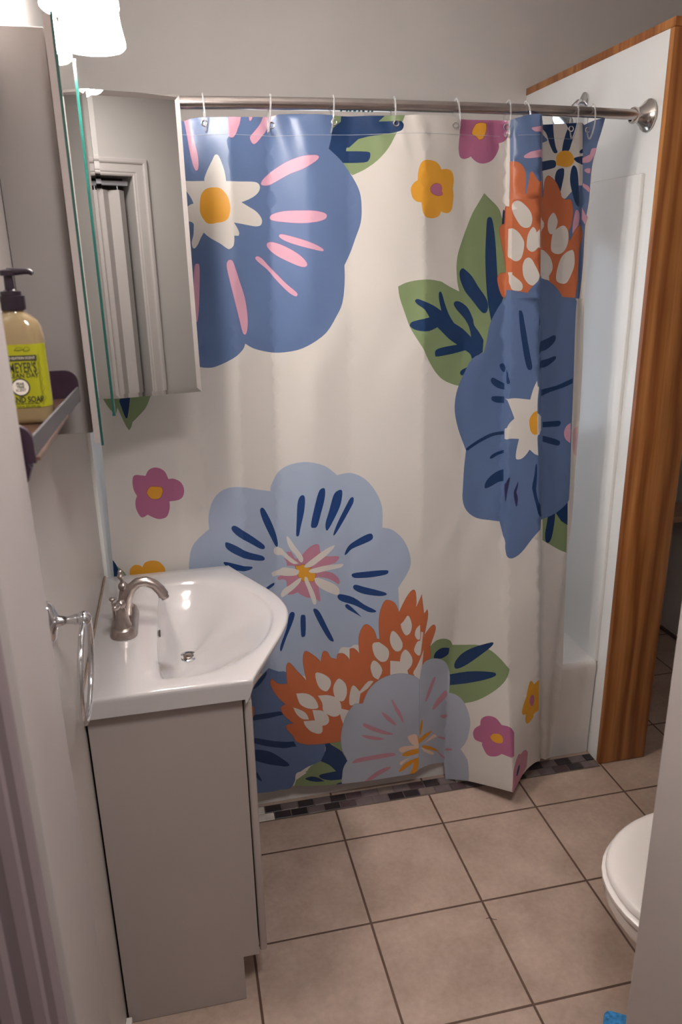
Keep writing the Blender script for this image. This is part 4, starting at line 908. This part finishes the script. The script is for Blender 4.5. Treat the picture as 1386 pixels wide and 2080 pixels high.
for x0, z0, w, h in ((-.016, .0945, .010, .005), (.004, .096, .012, .004), (.013, .0955, .008, .006), (-.010, .0195 + .004, .0, .0)):
    if w: vine([(x0 - w / 2, z0 - h * .3), (x0 - w * .2, z0 + h * .5), (x0 + w * .3, z0 + h * .4), (x0 + w / 2, z0 - h * .1), (x0, z0 - h * .5), (x0 - w / 2, z0 - h * .3)]); vine([(x0 - w / 2, z0 - h * .3), (x0 + w / 2, z0 - h * .1)])
for k in range(5):
    z0 = .030 + .012 * k
    vine([(.0255, z0), (.0285 - .0005 * k, z0 + .004), (.0262, z0 + .008), (.0255, z0 + .012)])
vine([(.0245, .025), (.0245, .081)])
b.build('leaf_drawing', ink, lb, smooth=0)
b = MB(); b.lathe([(.0155, .143), (.0160, .145), (.0160, .160), (.0125, .1605), (.0125, .1655), (.0085, .166), (.0060, .168), (.0055, .184), (.0095, .1845), (.0095, .1905), (.004, .192)], (BX, BY, BZ), n=28)
b.tube([(BX, BY, BZ + .1885), (BX + .014, BY - .002, BZ + .1890), (BX + .022, BY - .0035, BZ + .1892), (BX + .0265, BY - .004, BZ + .1885), (BX + .0300, BY - .0045, BZ + .1862)], [.0052, .0042, .0036, .0034, .003], 12)
b.build('pump', black_plastic, bt, smooth=45)

# ------------------------------------------------------------------ toilet
TCY = -.745
to = empty('toilet', (1.35, TCY, 0), 'white toilet with closed lid, partly hidden by the doorway edge', 'toilet')
def egg(front, back, hw, z, n=44):
    L = back - front; c = front + hw * 1.28; out = []
    for i in range(n):
        a = 2 * PI * i / n; x = math.cos(a)
        out.append(((c + (back - c) * x) if x > 0 else (c + (c - front) * x), TCY + hw * (abs(math.sin(a)) ** .92) * (1 if math.sin(a) >= 0 else -1), z))
    return out
b = MB(); b.loft([egg(1.175, 1.60, .115, 0.0), egg(1.178, 1.60, .115, .02), egg(1.200, 1.60, .105, .06), egg(1.195, 1.60, .105, .14), egg(1.125, 1.60, .130, .23), egg(1.055, 1.58, .170, .30), egg(1.018, 1.56, .190, .345), egg(1.008, 1.55, .198, .365), egg(1.008, 1.55, .198, .386), egg(1.016, 1.545, .192, .392)], True, True, True); b.build('bowl', china, to, smooth=50)
b = MB(); b.loft([egg(1.004, 1.50, .202, .394), egg(1.001, 1.50, .205, .398), egg(1.001, 1.50, .205, .408), egg(1.008, 1.50, .200, .413)], True, True, True); b.build('seat', seat_plastic, to, smooth=50)
b = MB(); b.loft([egg(1.012, 1.52, .196, .4145), egg(1.008, 1.52, .199, .417), egg(1.009, 1.52, .198, .426), egg(1.016, 1.52, .192, .4315), egg(1.030, 1.52, .180, .4335), egg(1.040, 1.51, .170, .4325)], True, True, True); b.build('lid', seat_plastic, to, smooth=50)
b = MB(); b.box(1.535, 1.735, -.945, -.565, .39, .74, .02, 4); b.build('tank', china, to)
b = MB(); b.box(1.525, 1.742, -.952, -.558, .741, .775, .012, 3); b.build('tank_lid', china, to)
b = MB(); b.box(1.512, 1.534, -.90, -.84, .68, .695, .004); b.build('flush_handle', chrome, to)

# ------------------------------------------------------------------ floor bits
sp_ = [(p[0], p[1], 0) for p in rrect(-.052, .052, -.038, .038, .014, 0, 6)]
b = MB(); b.loft([[(x * .97, y * .97, .001) for x, y, _ in sp_], [(x, y, .005) for x, y, _ in sp_], [(x, y, .022) for x, y, _ in sp_], [(x * .97, y * .97, .026) for x, y, _ in sp_]], True, True, True)
spo = b.build('sponge', sponge_m); spo.location = (1.078, -.738, 0.0); spo.rotation_euler = (0, 0, math.radians(-32))
tag(spo, 'blue cellulose sponge lying on the floor tiles beside the toilet', 'sponge')
b = MB(); b.tube([(0, 0, .0008), (.010, -.002, .0030), (.018, -.008, .0015), (.026, -.009, .0008)], .0007, 6)
ha = b.build('stray_hair', hair_m); ha.location = HAIR; tag(ha, 'tiny dark stray hair lying across a floor tile joint', 'hair')

# ------------------------------------------------------------------ accordion door in the hall (seen in the mirror)
ad = empty('accordion_door', (.72, -2.16, 0), 'white folding accordion door in the hall, reflected in the open mirror', 'door')
n = 15; xx = [OX0 + .004 + (1.000 - OX0 - .004) * i / n for i in range(n + 1)]
for i in range(n):
    ya, yb = (-2.125, -2.165) if i % 2 == 0 else (-2.165, -2.125)
    x0, x1 = xx[i], xx[i + 1]
    b = MB(); b.loft([[(x0, ya, z), (x1, yb, z), (x1, yb - .006, z), (x0, ya - .006, z)] for z in (.015, 1.972)], True, True, True); b.build('panel', accordion_m, ad, smooth=0)
MB().box(OX0 + .002, OX1 - .012, -2.165, -2.130, 1.992, 2.010).build('track', track_m, ad)
for i in range(1, n, 2):
    MB().lathe([(.003, 1.972), (.003, 1.993)], (xx[i + 1], -2.145, 0), n=10).build('pin', chrome, ad)

# small shelf board in the nook behind the partition
b = MB(); b.box(1.98, 2.329, .80, .984, .585, .612, .002)
ns = b.build('wall_shelf', mat('nook_shelf_wood', (.42, .27, .19), .5, mottle=.08, mscale=20)); rebase(ns, (2.15, .89, .585)); tag(ns, 'pale wooden shelf board in the nook right of the brown post', 'shelf')

# ------------------------------------------------------------------ light, camera, view
if HALL_W:
    ld = bpy.data.lights.new('hall_fill', 'AREA'); ld.energy = HALL_W; ld.size = .35; ld.color = (1.0, .95, .93)  # added fill light without a fixture, lifts the hall and lower curtain
    lo = bpy.data.objects.new('hall_fill', ld); COL.objects.link(lo); lo.location = (0.58, -1.52, 2.46)
w = bpy.data.worlds.new('dim_world'); scene.world = w; w.use_nodes = True
w.node_tree.nodes['Background'].inputs[0].default_value = (.5, .48, .5, 1); w.node_tree.nodes['Background'].inputs[1].default_value = .05

cd = bpy.data.cameras.new('camera'); cam = bpy.data.objects.new('camera', cd); COL.objects.link(cam); scene.camera = cam
cd.sensor_fit = 'HORIZONTAL'; cd.sensor_width = 24.0; cd.lens = CAM_F / 1386.0 * 24.0; cd.clip_start = .02; cd.clip_end = 30
cam.matrix_world = Matrix(CAM_M)
cd.dof.use_dof = True; cd.dof.focus_distance = 2.15; cd.dof.aperture_fstop = 7.0
scene.view_settings.view_transform = 'Standard'; scene.view_settings.look = 'None'; scene.view_settings.exposure = EXPO; scene.view_settings.gamma = 1.0; scene.view_settings.use_curve_mapping = False
scene.cycles.use_denoising = True
scene.cycles.max_bounces = 10; scene.cycles.diffuse_bounces = 5; scene.cycles.transparent_max_bounces = 12; scene.cycles.sample_clamp_indirect = 8.0
